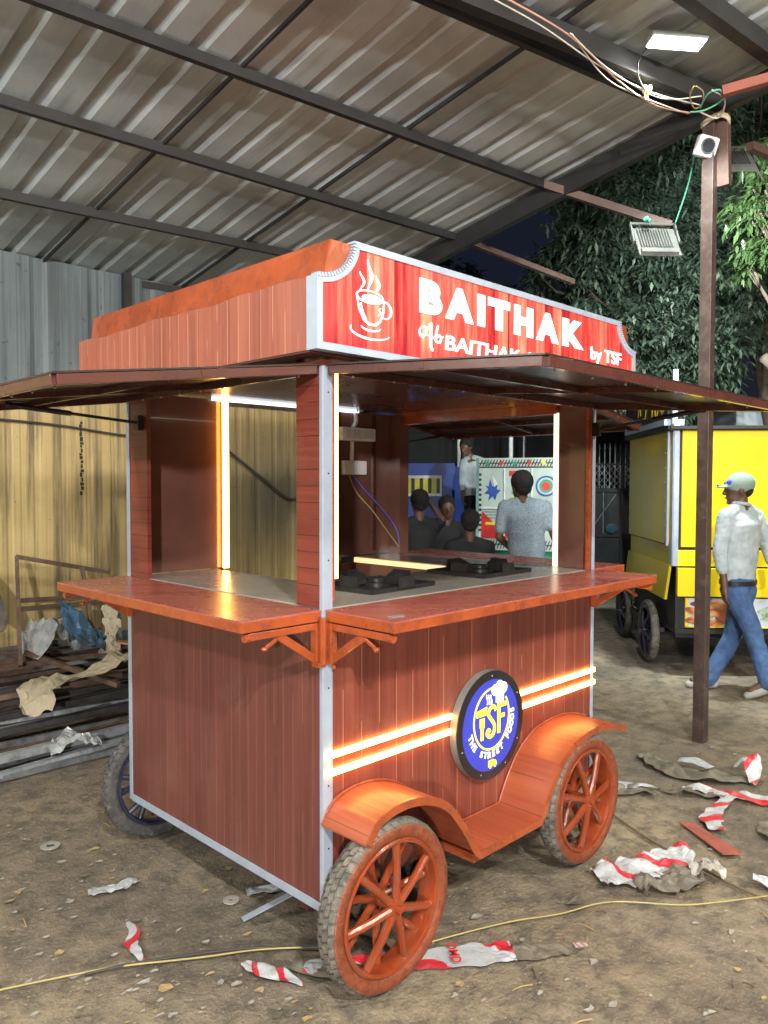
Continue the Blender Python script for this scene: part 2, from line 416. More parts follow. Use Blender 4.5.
# ------------------------------------------------------------------ camera (position and lens found by matching the cart's edges)
F, YAW, PITCH, ROLL, CX, CY, CZ = 779.06, 45.211, -2.1155, .0983, -1.57267, -1.82619, 1.57
cd = bpy.data.cameras.new('camera'); cam = bpy.data.objects.new('camera', cd); COL.objects.link(cam)
cam.location = (CX, CY, CZ)
fw = Vector((math.sin(R(YAW))*math.cos(R(PITCH)), math.cos(R(YAW))*math.cos(R(PITCH)), math.sin(R(PITCH))))
rt = Vector((math.cos(R(YAW)), -math.sin(R(YAW)), 0)); up = rt.cross(fw)
r2 = rt*math.cos(R(ROLL))+up*math.sin(R(ROLL)); u2 = up*math.cos(R(ROLL))-rt*math.sin(R(ROLL))
cam.rotation_euler = Matrix((r2, u2, -fw)).transposed().to_euler()
cd.sensor_fit = 'VERTICAL'; cd.sensor_height = 36; cd.lens = F/1024*36; cd.clip_end = 400; cd.clip_start = .05
sc.camera = cam
def at(u, v, t):
    """world point at forward distance t seen at photo pixel u, v (for measuring far things)"""
    return Vector((CX, CY, CZ)) + (fw + r2*(u-384)/F + u2*(512-v)/F)*t

# ------------------------------------------------------------------ ground
def grid_axis(lo, hi, a, b, fine, grow=1.25):
    xs = []; x = a
    while x <= b: xs.append(x); x += fine
    st = fine; x = a
    left = []
    while x > lo: st *= grow; x -= st; left.append(max(x, lo))
    st = fine; x = xs[-1]; right = []
    while x < hi: st *= grow; x += st; right.append(min(x, hi))
    return left[::-1]+xs+right
xs = grid_axis(-60, 80, -1.6, 5.2, .035); ys = grid_axis(-60, 80, -1.6, 4.2, .035)
vs = []
def gz(x, y):
    a = noise.noise(Vector((x*1.1, y*1.1, 0)))*.010 + noise.noise(Vector((x*4, y*4, 3)))*.006 + noise.noise(Vector((x*13, y*13, 5)))*.004
    return a*(1 if abs(x) < 8 and abs(y) < 8 else .3) - .006
for y in ys:
    for x in xs: vs.append((x, y, gz(x, y)))
nx = len(xs)
fs = [(j*nx+i, j*nx+i+1, (j+1)*nx+i+1, (j+1)*nx+i) for j in range(len(ys)-1) for i in range(nx-1)]
g = MB(); g.add(vs, fs); tag(g.build('ground', M['ground'], smooth=True), kind='structure')

# ------------------------------------------------------------------ shed roof
RZ0, RS = 3.865, .19
def rz(y): return RZ0-RS*y
roof = empty('shed_roof', (0, 0, 0), 'corrugated metal shed roof on steel purlins above the carts', 'roof')
seams = [-5.0, -3.8, -2.6, -1.45, -.36, .72, 1.79, 3.13]
period = .218
for k in range(len(seams)-1):
    x0, x1 = seams[k], seams[k+1]+.04
    pts = []; x = x0
    while x < x1:
        for dx, dz in ((0, 0), (.13, 0), (.152, .018), (.195, .018)):
            if x+dx <= x1: pts.append((x+dx, dz))
        x += period
    pts.append((x1, 0))
    zo = .03 + .006*(k % 2); y0, y1 = -6.5, 4.25
    n = len(pts); v = []; nn = 16
    for j in range(nn+1):
        y = y0+(y1-y0)*j/nn
        for x, dz in pts:
            v.append((x, y, rz(y)+zo+dz+.006*math.sin(y*2.1+x*3+k)))
    f = [(j*n+i, (j+1)*n+i, (j+1)*n+i+1, j*n+i+1) for j in range(nn) for i in range(n-1)]
    mb = MB(); mb.add(v, f); mb.build('roof_sheet', M['steelroof'], roof)
def rpt(x, y, dz=0): return (x, y, rz(y)+dz)
# purlins: (x0,y0)-(x1,y1)
def purlin(a, b, w=.036, h=.055, mat=None, over=0):
    a = Vector(a); b = Vector(b); d = (b-a)
    mb = MB(); mb.bar(a, b, w, h); return mb.build('purlin', mat or M['purlin'], roof)
def ext(y_at, slope, x0, x1, dz):   # purlin line, slightly out of square as in the shed
    return rpt(x0, y_at+slope*(x0-1.5), dz), rpt(x1, y_at+slope*(x1-1.5), dz)
for ya, sl, x1 in ((1.36, -.085, 3.13), (2.145, -.05, 3.13), (2.95, -.085, 3.13), (3.86, -.1, 3.15), (.50, -.155, 3.2), (-3.3, 0, 3.15), (-1.7, 0, 3.15), (-4.9, 0, 3.15)):
    a, b = ext(ya, sl, -5.0, x1, -.01); purlin(a, b)
a, b = ext(.36, -.19, -5, 3.15, -.05); purlin(a, b, .06, .1)
a, b = ext(-.135, -.10, -5, 3.6, -.02); purlin(a, b, .07, .1)
# tails of the purlins that run past the roof edge
p = Vector(rpt(3.05, 1.24, 0)); purlin(p, Vector((3.45, .50, 3.27)), .05, .05, M['brown'])
p = Vector(rpt(3.1, 2.07, 0)); purlin(p, Vector((4.1, 1.62, 3.22)), .04, .04, M['brown'])
mb = MB(); mb.bar(rpt(3.13, .1, -.06), rpt(3.13, 4.3, -.06), .06, .13); mb.build('rafter', M['purlin'], roof)
mb = MB(); mb.bar(rpt(3.13, .1, -.06), rpt(3.13, -6.2, -.06), .06, .1); mb.build('rafter', M['purlin'], roof)
for x in (.70, 1.79): 
    mb = MB(); mb.bar(rpt(x, -6, .014), rpt(x, 4.2, .014), .014, .02); mb.build('rafter', M['purlin'], roof)

# wall at the back
WY = 3.82
wall = empty('sheet_wall', (0, WY, 0), 'tall sheet metal wall, dirty yellow below and blue grey above, behind the scrap', 'wall')
def corr_wall(name, x0, x1, z0, z1, y, mat, per=.16, amp=.012):
    mb = MB(); pts = []; x = x0
    while x < x1:
        for dx, dy in ((0, 0), (per*.7, 0), (per*.78, amp), (per*.92, amp)): pts.append((x+dx, y+dy))
        x += per
    pts.append((x1, y)); n = len(pts)
    v = [(a, b, z0) for a, b in pts]+[(a, b, z1) for a, b in pts]
    mb.add(v, [(i, i+1, n+i+1, n+i) for i in range(n-1)]); return mb.build(name, mat, wall)
corr_wall('lower_sheet', -6, 3.2, .42, 2.22, WY, M['wally'], .19, .004)
corr_wall('upper_sheet', -6, 3.2, 2.2, 3.16, WY+.02, M['wallg'], .42, .012)
mb = MB(); mb.box((-6, WY-.02, -.05), (3.2, WY+.12, .43)); mb.build('plinth', M['plinth'], wall)
for x in (1.29, 3.16, -1.2):
    mb = MB(); mb.box((x-.03, WY-.07, 2.2 if x == 1.29 else 0), (x+.03, WY-.02, 3.16)); mb.build('post', M['purlin'], wall)
mb = MB()
for x, z0, z1 in ((.945, 1.5, 2.02), (1.137, 2.84, 3.07)):
    z = z1
    yy = WY-.004 if z1 < 2.2 else WY+.026
    while z > z0:
        w = random.uniform(.006, .018); h = random.uniform(.015, .035)
        xo = x+random.uniform(-.006, .006)
        mb.box((xo-w, yy, z-h), (xo+w*.6, yy+.003, z)); z -= h+random.uniform(.002, .012)
mb.build('paint_mark', M['blackiron'], wall)
mb = MB(); mb.tube(smoothpath([(-2, WY-.03, 2.02), (.4, WY-.03, 2.0), (1.3, WY-.03, 1.93), (2.2, WY-.03, 1.9)]), .008); mb.build('cable', M['cable_k'], wall)
mb = MB(); mb.tube(smoothpath([(2.15, WY-.03, 1.88), (2.55, WY-.03, 1.62), (2.9, WY-.03, 1.42), (3.1, WY-.03, 1.6)]), .01); mb.build('cable', M['cable_k'], wall)

# ------------------------------------------------------------------ the cart
D, L = 1.26, 1.63
ZB, ZC = .225, 1.174
cart = empty('food_cart', (0, 0, 0), 'orange and brown wooden looking tea cart with lit red BAITHAK sign, on spoked wheels', 'food cart')
def part(mb, name, mat, parent=cart, **k): return mb.build(name, mat, parent, **k)
t = .018
mb = MB(); mb.box((.003, 0, ZB+.02), (L-.003, t, ZC-.03)); part(mb, 'front_panel', M['front'])
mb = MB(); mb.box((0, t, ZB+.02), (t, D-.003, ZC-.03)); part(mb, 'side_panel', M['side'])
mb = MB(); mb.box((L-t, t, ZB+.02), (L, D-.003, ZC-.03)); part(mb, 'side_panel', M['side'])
for a_, b_ in ((t, .453), (1.182, L-t)):
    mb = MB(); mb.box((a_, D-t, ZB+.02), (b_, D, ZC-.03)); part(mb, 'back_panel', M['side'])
mb = MB(); mb.box((t, t, ZB), (L-t, D-t, ZB+.03)); part(mb, 'floor_board', M['maroon'])
# chassis
mb = MB()
for y in (.12, D-.12): mb.bar((0.02, y, ZB-.025), (L-.02, y, ZB-.025), .04, .045)
for x in (.12, .8, 1.27, L-.05): mb.bar((x, .02, ZB-.025), (x, D-.02, ZB-.025), .04, .045)
part(mb, 'chassis', M['maroon'])
for x in (.125, 1.268):
    mb = MB(); mb.tube([(x, -.2, .265), (x, D+.09, .265)], .013, 10)
    mb.box((x-.03, .1, .25), (x+.03, .14, ZB)); part(mb, 'axle', M['blackiron'])
# aluminium trims
def trim(boxes, name='corner_trim'):
    mb = MB()
    for a, b in boxes: mb.box(a, b)
    return part(mb, name, M['alu'], bevel=.0015)
trim([((-.003, -.004, ZB-.005), (.036, -.001, 1.93)), ((-.004, -.001, ZB-.005), (-.0005, .014, 1.93))])
trim([((-.004, D-.024, ZB-.005), (-.0005, D+.003, 1.93)), ((-.001, D+.0005, ZB), (.02, D+.003, 1.93))])
trim([((L-.022, -.004, ZB-.005), (L+.003, -.001, 1.93)), ((L+.0005, -.001, ZB-.005), (L+.004, .02, 1.93))])
trim([((L+.0005, D-.024, ZB-.005), (L+.004, D+.003, 1.93))])
trim([((-.0045, .014, ZB-.008), (-.0005, D-.024, ZB+.022))], 'bottom_trim')
trim([((L+.0005, .02, ZB-.008), (L+.004, D-.024, ZB+.022))], 'bottom_trim')
# rivets on the near trim
mb = MB()
for z in (.42, .62, .93, 1.33, 1.6, 1.85): mb.sphere((.018, -.0045, z), .003, n=8)
part(mb, 'rivet', M['blackiron'])
# posts
mb = MB(); mb.box((0, 0, 1.18), (.034, .13, 1.95)); part(mb, 'post', M['post'])
mb = MB(); mb.box((.034, .0, 1.2), (.048, .012, 1.93)); part(mb, 'door_jamb', M['orange'])
mb = MB(); mb.box((0, 1.095, 1.18), (.018, D-.02, 1.95)); part(mb, 'post', M['post'])
mb = MB(); mb.box((L-.07, 1.16, 1.18), (L, D-.02, 1.95)); part(mb, 'post', M['inner'])
mb = MB(); mb.box((L-.03, 0, 1.18), (L, .17, 1.95)); part(mb, 'post', M['inner'])
mb = MB(); mb.box((L-.055, -.001, 1.18), (L-.0315, .012, 1.95)); part(mb, 'door_jamb', M['orange'])
# back wall inside, with a doorway
for a_, b_ in (((.02, D-.02, 1.18), (.46, D, 1.95)), ((1.17, D-.02, 1.18), (L-.002, D, 1.95)), ((.02, D-.02, 1.986), (L-.02, D, 2.1))):
    mb = MB(); mb.box(a_, b_); part(mb, 'back_panel', M['inner'])
for x_ in (.455, 1.165):
    mb = MB(); mb.box((x_, D-.035, .3), (x_+.015, D+.005, 1.944)); part(mb, 'door_jamb', M['maroon'])
mb = MB(); mb.box((.40, D-.045, 1.945), (1.30, D-.0205, 1.972)); part(mb, 'header_rail', M['tube'])  # rail given its own glow to look bright and light the interior
# header beams
mb = MB()
mb.box((L-.045, .18, 1.895), (L-.002, D-.03, 1.965)); mb.box((L-.055, .02, 1.94), (L-.047, D-.05, 1.965))
part(mb, 'header_beam', M['orange'], bevel=.003)
mb = MB(); mb.box((.005, .135, 1.93), (.04, 1.09, 1.965)); part(mb, 'header_beam', M['inner'])
mb = MB(); mb.box((.04, .003, 1.93), (L-.06, .035, 1.965)); part(mb, 'header_beam', M['inner'])
mb = MB(); mb.box((.0, .0, 1.97), (L, D, 1.985)); part(mb, 'ceiling', M['inner'])
# steel work top (U shape)
mb = MB(); mb.prism([(.012, .012), (L-.012, .012), (L-.012, D-.03), (1.28, D-.03), (1.28, .5), (.40, .5), (.40, D-.03), (.012, D-.03)], ZC-.028, ZC+.004, 'z')
part(mb, 'work_top', M['steeltop'], bevel=.002)
mb = MB(); mb.box((1.268, .52, ZC-.026), (1.279, D-.04, ZC-.001)); part(mb, 'edge_glow', emi('yellow lit edge', (1, .66, .16), .8))  # counter edge glows itself, standing in for LED light from below
for a_, b_ in (((.41, .505, ZB+.05), (1.26, .52, ZC-.03)), ((1.281, .52, ZB+.05), (1.296, D-.04, ZC-.03)), ((.385, .505, ZB+.05), (.398, D-.04, ZC-.03))):
    mb = MB(); mb.box(a_, b_); part(mb, 'inner_panel', M['inner'])
# counters
def shelf(poly, name='counter_shelf'):
    mb = MB(); mb.prism(poly, ZC-.002, ZC+.0035, 'z')
    o = part(mb, name, M['shelf'])
    mb = MB()
    n = len(poly)
    for i in range(n):
        a = Vector((*poly[i], ZC-.0165)); b = Vector((*poly[(i+1) % n], ZC-.0165)); d = (b-a).normalized(); inn = Vector((-d.y, d.x, 0))*.011
        mb.bar(a+inn+d*.0, b+inn, .021, .031)
    mb.build('edge_frame', M['orange'], o, bevel=.002)
    mb = MB(); mb.prism([(x*.98+.01*0+.02*sum(q[0] for q in poly)/n, y*.98+.02*sum(q[1] for q in poly)/n) for x, y in poly], ZC-.012, ZC-.006, 'z'); mb.build('underside', M['maroon'], o)
    return o
W = .304
s1 = shelf([(-W, .003), (-.006, .003), (-.006, D-.003), (-W, D-.003)])
s2 = shelf([(.004, -W), (L+.0, -W), (L+.0, -.007), (.004, -.007)])
s3 = shelf([(L+.007, 0.005), (L+W, .005), (L+W, D-.003), (L+.007, D-.003)])
s4 = None
mb = MB(); mb.box((.045, -.255, ZC+.0035), (.10, -.236, ZC+.006)); part(mb, 'white_tape', M['greyalloy'], s2)
def bracket(x, y, dx, dy, par):
    """folding bracket: wall angle, arm under the shelf, diagonal brace, release lever"""
    d = Vector((dx, dy, 0)); o = Vector((x, y, 0)); z = lambda h: Vector((0, 0, h))
    mb = MB()
    mb.bar(o+d*.012+z(ZC-.035), o+d*.012+z(ZC-.165), .028, .024, up=(dx, dy, 0))
    mb.bar(o+d*.02+z(ZC-.048), o+d*.275+z(ZC-.048), .02, .022)
    mb.bar(o+d*.02+z(ZC-.15), o+d*.16+z(ZC-.058), .012, .026)
    mb.bar(o+d*.15+z(ZC-.06), o+d*.205+z(ZC-.088), .006, .012)
    mb.sphere(o+d*.21+z(ZC-.091), .011, (1, 1, .7), n=10)
    mb.tube([o+d*.262+z(ZC-.05), o+d*.284+z(ZC-.05)], .013, 10)
    return mb.build('bracket', M['orange'], par, bevel=.002)
bracket(0, .02, -1, 0, s1); bracket(0, D-.02, -1, 0, s1)
bracket(.02, -.004, 0, -1, s2); bracket(L-.015, -.004, 0, -1, s2)
bracket(L+.004, .02, 1, 0, s3); bracket(L+.004, D-.02, 1, 0, s3)
mb = MB(); mb.tube([(-.008, -.009, ZC-.02), (-.008, -.009, ZC-.165)], .012, 10); mb.box((-.03, -.012, ZC-.172), (.0, .02, ZC-.158)); mb.sphere((.03, -.015, ZC-.178), .008, n=8); part(mb, 'hinge_pin', M['orange'])
# roof fascia
XS0, XS1, YF = -.081, 1.873, 1.53
ZS, ZT, ZL = 2.182, 2.308, 1.965
def wavy(y): return .004*math.sin(y*9)+.003*math.sin(y*23)
mb = MB()
n = 24; v = []
for k in range(n+1):
    y = -.018+(YF+.018)*k/n; zt = ZS-.002+wavy(y); v += [(XS0, y, ZL), (XS0, y, zt), (XS0+.02, y, zt), (XS0+.02, y, ZL)]
f = [(k*4+j, (k+1)*4+j, (k+1)*4+(j+1) % 4, k*4+(j+1) % 4) for k in range(n) for j in range(4)]+[(0, 1, 2, 3), (n*4+3, n*4+2, n*4+1, n*4)]
mb.add(v, f); part(mb, 'fascia', M['fascia'])
mb = MB(); mb.box((XS1-.02, -.018, ZL), (XS1, YF, ZS)); part(mb, 'fascia', M['fascia'])
mb = MB(); mb.box((XS0+.02, YF-.02, ZL), (XS1-.02, YF, ZS)); part(mb, 'fascia', M['fascia'])
mb = MB(); mb.box((XS0+.003, -.03, ZL-.006), (XS1-.003, YF-.003, ZL-.0005)); part(mb, 'soffit', M['maroon'])
# raised orange roof cap: sloping sides
mb = MB(); x0, x1, y0, y1 = XS0+.03, XS1-.03, -.055, YF-.04
ix = .035
mb.add([(x0, y0, ZS-.03), (x1, y0, ZS-.03), (x1, y1, ZS-.03), (x0, y1, ZS-.03), (x0+ix, y0, ZT-.008), (x1-ix, y0, ZT-.008), (x1-ix*.5, y1, ZT-.02), (x0+ix*.5, y1, ZT-.02)],
       [(0, 3, 2, 1), (4, 5, 6, 7), (0, 1, 5, 4), (1, 2, 6, 5), (2, 3, 7, 6), (3, 0, 4, 7)])
part(mb, 'roof_cap', M['orange'], bevel=.004)
# sign box
NT = .1515
def sign_poly(inset=0., n=12):
    x0, x1, zb, zs, zt = XS0+inset, XS1-inset, ZL+inset, ZS-inset, ZT-inset
    nt = NT; ri = nt; rj = ZT-ZS
    pts = [(x0, zb), (x1, zb), (x1, zs)]
    for k in range(1, n):
        a = math.pi/2*k/n; cx, cz = XS1, ZT
        pts.append((cx-(ri+inset)*math.sin(a), cz-(rj+inset)*math.cos(a)))
    pts.append((XS1-nt-inset, zt)); pts.append((XS0+nt+inset, zt))
    for k in range(1, n):
        a = math.pi/2*(1-k/n); cx, cz = XS0, ZT
        pts.append((cx+(ri+inset)*math.sin(a), cz-(rj+inset)*math.cos(a)))
    pts.append((x0, zs))
    return pts
YS = -.0693
mb = MB(); mb.prism(sign_poly(.004), YS+.006, YS+.045)
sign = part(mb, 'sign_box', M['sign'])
po, pi = sign_poly(0), sign_poly(.022)
mb = MB()
n = len(po)
for i in range(n):
    j = (i+1) % n
    q = [po[i], po[j], pi[j], pi[i]]
    mb.add([(a, YS, b) for a, b in q]+[(a, YS+.050, b) for a, b in q], [(0, 1, 2, 3), (0, 4, 5, 1), (2, 6, 7, 3), (4, 7, 6, 5)])
mb.build('sign_frame', M['alu'], sign)
# crimped trim along the left notch
mb = MB()
for k in range(19):
    a = math.pi/2*(k+.5)/19
    cx, cz = XS0+NT*math.sin(a), ZT-(ZT-ZS)*math.cos(a)
    mb.bar((cx+.0*math.sin(a), YS-.004, cz), (cx+.0*math.sin(a), YS+.03, cz), .0065, .012, up=(math.sin(a), 0, -math.cos(a)))
mb.build('crimped_trim', M['alu'], sign); mb = MB()
for k in range(19):
    a = math.pi/2*(k+.5)/19; cz = ZT-(ZT-ZS)*math.cos(a)
    cx = XS1-NT*math.sin(a); mb.bar((cx, YS-.004, cz), (cx, YS+.03, cz), .0065, .012, up=(-math.sin(a), 0, -math.cos(a)))
mb.build('crimped_trim', M['alu'], sign)
mb = MB()
YT = YS+.0035
for ch_, xa, xb in (('B', .368, .482), ('A', .500, .655), ('I', .680, .722), ('T', .742, .875), ('H', .905, 1.030), ('A', 1.055, 1.215), ('K', 1.245, 1.410)):
    text_fit(mb, ch_, xa, xb, 2.140, 2.254, YT, offset=.065)
mb.build('lettering', M['letter'], sign)
mb = MB()
text_fit(mb, 'BAITHAK', .500, .945, 2.032, 2.083, YT, offset=.012, shear=.08)
mb.build('lettering', M['letter'], sign); mb = MB(); text_fit(mb, 'S', .985, 1.03, 2.032, 2.083, YT, offset=.012, shear=.08)
mb.build('lettering', M['letter'], sign); mb = MB(); text_fit(mb, 'O', 1.235, 1.285, 2.032, 2.083, YT, offset=.012, shear=.08)
mb.build('lettering', M['letter'], sign); mb = MB(); text_fit(mb, 'by TSF', 1.473, 1.742, 2.092, 2.165, YT, offset=.014)
mb.build('lettering', M['letter'], sign); mb = MB()
mb.build('lettering', M['letter'], sign); mb = MB()
# script Ab
def st(pts, w): mb.ribbon([(p.x, p.z) for p in smoothpath([(a, 0, b) for a, b in pts], 6)], w, YT-.0015, YT+.0015)
st([(.375, 2.06), (.366, 2.075), (.378, 2.092), (.402, 2.094), (.395, 2.07), (.385, 2.062), (.372, 2.068)], .005)
st([(.378, 2.058), (.398, 2.075), (.422, 2.108), (.428, 2.112)], .006)
st([(.428, 2.112), (.425, 2.07), (.427, 2.03), (.437, 2.022)], .009)
st([(.39, 2.07), (.42, 2.068), (.445, 2.062)], .005)
st([(.462, 2.108), (.452, 2.08), (.45, 2.056), (.47, 2.052), (.478, 2.068), (.466, 2.076), (.455, 2.066)], .007)
st([(.476, 2.066), (.49, 2.074)], .004)
mb.build('lettering', M['letter'], sign)
# cup logo
mb = MB()
def ell(cx, cz, rx, rz_, a0=0, a1=360, tilt=0, n=24):
    out = []
    for k in range(n+1):
        a = R(a0+(a1-a0)*k/n); x, z = rx*math.cos(a), rz_*math.sin(a); c, s_ = math.cos(R(tilt)), math.sin(R(tilt))
        out.append((cx+x*c-z*s_, cz+x*s_+z*c))
    return out
def stw(pts, w0, w1, w2):
    n = len(pts); mb.ribbon(pts, [w0+(w1-w0)*min(1, 2*i/(n-1)) if i < n/2 else w1+(w2-w1)*(2*i/(n-1)-1) for i in range(n)], YT-.0015, YT+.0015)
cx = .150
stw(ell(cx-.012, 2.150, .058, .019, 20, 380), .003, .005, .003)
mb.prism(ell(cx-.004, 2.146, .043, .012, 0, 345), YT-.0015, YT+.0015)
stw([(cx-.068, 2.145), (cx-.06, 2.11), (cx-.04, 2.078), (cx-.018, 2.066), (cx+.012, 2.066), (cx+.032, 2.08), (cx+.046, 2.11), (cx+.05, 2.146)], .004, .008, .004)
stw([(cx-.052, 2.128), (cx-.045, 2.1), (cx-.028, 2.078)], .002, .006, .002)
stw(ell(cx+.056, 2.118, .026, .026, 110, -110), .004, .006, .003)
stw(ell(cx-.008, 2.046, .088, .026, 165, 340), .002, .007, .002)
stw(ell(cx-.008, 2.058, .042, .012, 180, 355), .002, .006, .002)
stw([(cx+.034, 2.122), (cx+.026, 2.115), (cx+.036, 2.108), (cx+.026, 2.098)], .003, .005, .002)
def steam(x, z0, z1, w):
    pts = [(x+.006*math.sin(6.0*k/12-1.2)*1.5, z0+(z1-z0)*k/12) for k in range(13)]; stw(pts, .001, w, .001)
steam(cx-.047, 2.166, 2.222, .008); steam(cx-.014, 2.17, 2.265, .013); steam(cx+.02, 2.166, 2.222, .009)
mb.build('cup_emblem', M['letter'], sign)
mb = MB(); mb.box((.868, YS+.0045, ZL+.02), (.874, YS+.0055, ZT-.02)); mb.build('seam', M['seam'], sign)

# awnings
def awning(h0, h1, out0, out1, name='awning', mat_out=None):
    """h0,h1 hinge corners; out0,out1 outer corners"""
    h0, h1, o0, o1 = map(Vector, (h0, h1, out0, out1)); upv = (h1-h0).cross(o0-h0).normalized()
    if upv.z < 0: upv = -upv
    mb = MB()
    q = [h0, h1, o1, o0]
    mb.add([v+upv*.001 for v in q]+[v+upv*.006 for v in q], [(0, 1, 2, 3), (4, 7, 6, 5), (0, 4, 5, 1), (1, 5, 6, 2), (2, 6, 7, 3), (3, 7, 4, 0)])
    o = mb.build(name, M['awning'], cart)
    mb = MB(); dz = upv*-.013; w = .024
    c = (h0+h1+o0+o1)/4
    ins = lambda v: v+(c-v).normalized()*.017
    for a, b in ((h0, o0), (o0, o1), (o1, h1), (h1, h0)): mb.bar(ins(a)+dz, ins(b)+dz, w, .026, up=upv)
    mb.build('frame', M['maroon'], o, bevel=.002)
    mb = MB(); mb.bar((h0+h1)/2+dz*.8, (o0+o1)/2+dz*.8, .02, .02, up=upv)
    mb.bar(h0.lerp(o0, .5)+dz*.8, h1.lerp(o1, .5)+dz*.8, .02, .018, up=upv); mb.build('cross_tube', M['maroon'], o)
    mb = MB()
    for k in range(9):
        p = o0.lerp(o1, (k+.5)/9)+(h0-o0).normalized()*.03-upv*.027; mb.sphere(p, .004, n=8)
        p = h0.lerp(h1, (k+.5)/9)+(o0-h0).normalized()*.03-upv*.027; mb.sphere(p, .004, n=8)
    mb.build('rivet', M['alu'], o)
    return o
aw_f = awning((.0, -.012, 1.93), (L, -.012, 1.93), (.0, -.797, 1.872), (L, -.797, 1.872))
aw_l = awning((-.012, D, 1.93), (-.012, 0.0, 1.93), (-.824, D, 1.823), (-.824, .0, 1.823))
aw_r = awning((L+.012, 0.0, 1.93), (L+.012, D, 1.93), (L+.46, .0, 1.86), (L+.46, D, 1.86))
def strut(a, b, par):
    mb = MB(); mb.tube([a, Vector(a).lerp(Vector(b), .45)], .010, 8); mb.tube([Vector(a).lerp(Vector(b), .44), b], .006, 8); mb.sphere(a, .013, n=8); mb.sphere(b, .012, n=8)
    mb.box(Vector(b)-Vector((.012, .02, .03)), Vector(b)+Vector((.012, .02, .03))) ; mb.build('strut', M['blackiron'], par)
strut((-.52, 1.14, 1.852), (-.012, 1.14, 1.815), aw_l)
strut((L-.012, -.5, 1.872), (L-.012, -.012, 1.815), aw_f)
strut((L+.36, D-.05, 1.85), (L+.012, D-.05, 1.80), aw_r)

# LED strips
def led(a, b, mat='led', name='led_strip'):
    mb = MB(); mb.box(a, b); return part(mb, name, M[mat])
led((.446, D-.050, ZC+.005), (.472, D-.036, 2.02))
led((.0485, -.001, 1.27), (.061, .011, 1.925))
led((.10, .040, 1.957), (1.50, .052, 1.966), 'ledfill')  # added strip, out of sight behind the header, to brighten the interior
led((L-.034, .172, 1.18), (L-.020, .196, 1.90), 'ledw')
led((.62, .0, 1.905), (.70, .010, 1.915)) if False else None
for z in (.7165, .660):
    led((.0, -.013, z-.0095), (.612, -.0045, z+.0095)); led((1.005, -.013, z-.0095), (L+.004, -.0045, z+.0095))
# round badge
bc = (.815, .645); BR = .208; BD = .036
mb = MB(); mb.lathe([(0, -.001), (BR-.004, -.001), (BR, -.004), (BR, -BD+.002), (BR-.003, -BD)], (bc[0], 0, bc[1]), 64)
badge = part(mb, 'round_badge', M['greyalloy'], smooth=True, auto=30)
mb = MB(); mb.lathe([(.176, -BD+.001), (.176, -BD-.003), (BR-.001, -BD-.003), (BR, -BD+.001)], (bc[0], 0, bc[1]), 64); mb.build('badge_rim', M['logorim'], badge, smooth=True, auto=30)
mb = MB(); mb.lathe([(0, -BD-.001), (.177, -BD-.001)], (bc[0], 0, bc[1]), 64); mb.build('badge_face', M['logoblue'], badge)
yb = -BD-.0015
mb = MB()
ring = [(bc[0]+.002+.110*math.cos(R(a)), bc[1]+.024+.117*math.sin(R(a))) for a in range(78, 78+330, 6)]
ring = [p for p in ring if not (p[0]-bc[0] > .03 and p[1]-bc[1] > .095)]
mb.ribbon(ring, .007, yb-.002, yb)
# TSF
bz = bc[1]+.014
mb.box((bc[0]-.092, yb-.002, bz+.03), (bc[0]-.03, yb, bz+.05)); 
mb.prism([(bc[0]-.092, bz+.048), (bc[0]-.03, bz+.048), (bc[0]-.028, bz+.062), (bc[0]-.085, bz+.054)], yb-.002, yb)
mb.box((bc[0]-.066, yb-.002, bz-.062), (bc[0]-.05, yb, bz-.01))
mb.prism([(bc[0]-.072, bz-.012), (bc[0]-.066, bz-.02), (bc[0]-.05, bz-.02), (bc[0]-.044, bz-.012), (bc[0]-.044, bz+.004), (bc[0]-.072, bz+.004)], yb-.002, yb)
for k in range(3): mb.box((bc[0]-.072+k*.011, yb-.002, bz+.003), (bc[0]-.066+k*.011, yb, bz+.022))
S = smoothpath([(bc[0]+.028, 0, bz+.038), (bc[0]+.015, 0, bz+.055), (bc[0]-.01, 0, bz+.05), (bc[0]-.018, 0, bz+.028), (bc[0], 0, bz+.006), (bc[0]+.018, 0, bz-.018), (bc[0]+.014, 0, bz-.048), (bc[0]-.01, 0, bz-.058), (bc[0]-.028, 0, bz-.044), (bc[0]-.018, 0, bz-.03), (bc[0]-.008, 0, bz-.04)], 5)
mb.ribbon([(p.x, p.z) for p in S], .015, yb-.002, yb)
mb.box((bc[0]+.038, yb-.002, bz-.055), (bc[0]+.056, yb, bz+.062)); mb.box((bc[0]+.056, yb-.002, bz+.044), (bc[0]+.094, yb, bz+.062)); mb.box((bc[0]+.056, yb-.002, bz+.002), (bc[0]+.084, yb, bz+.018))
mb.build('emblem', M['logoyellow'], badge); mb = MB()
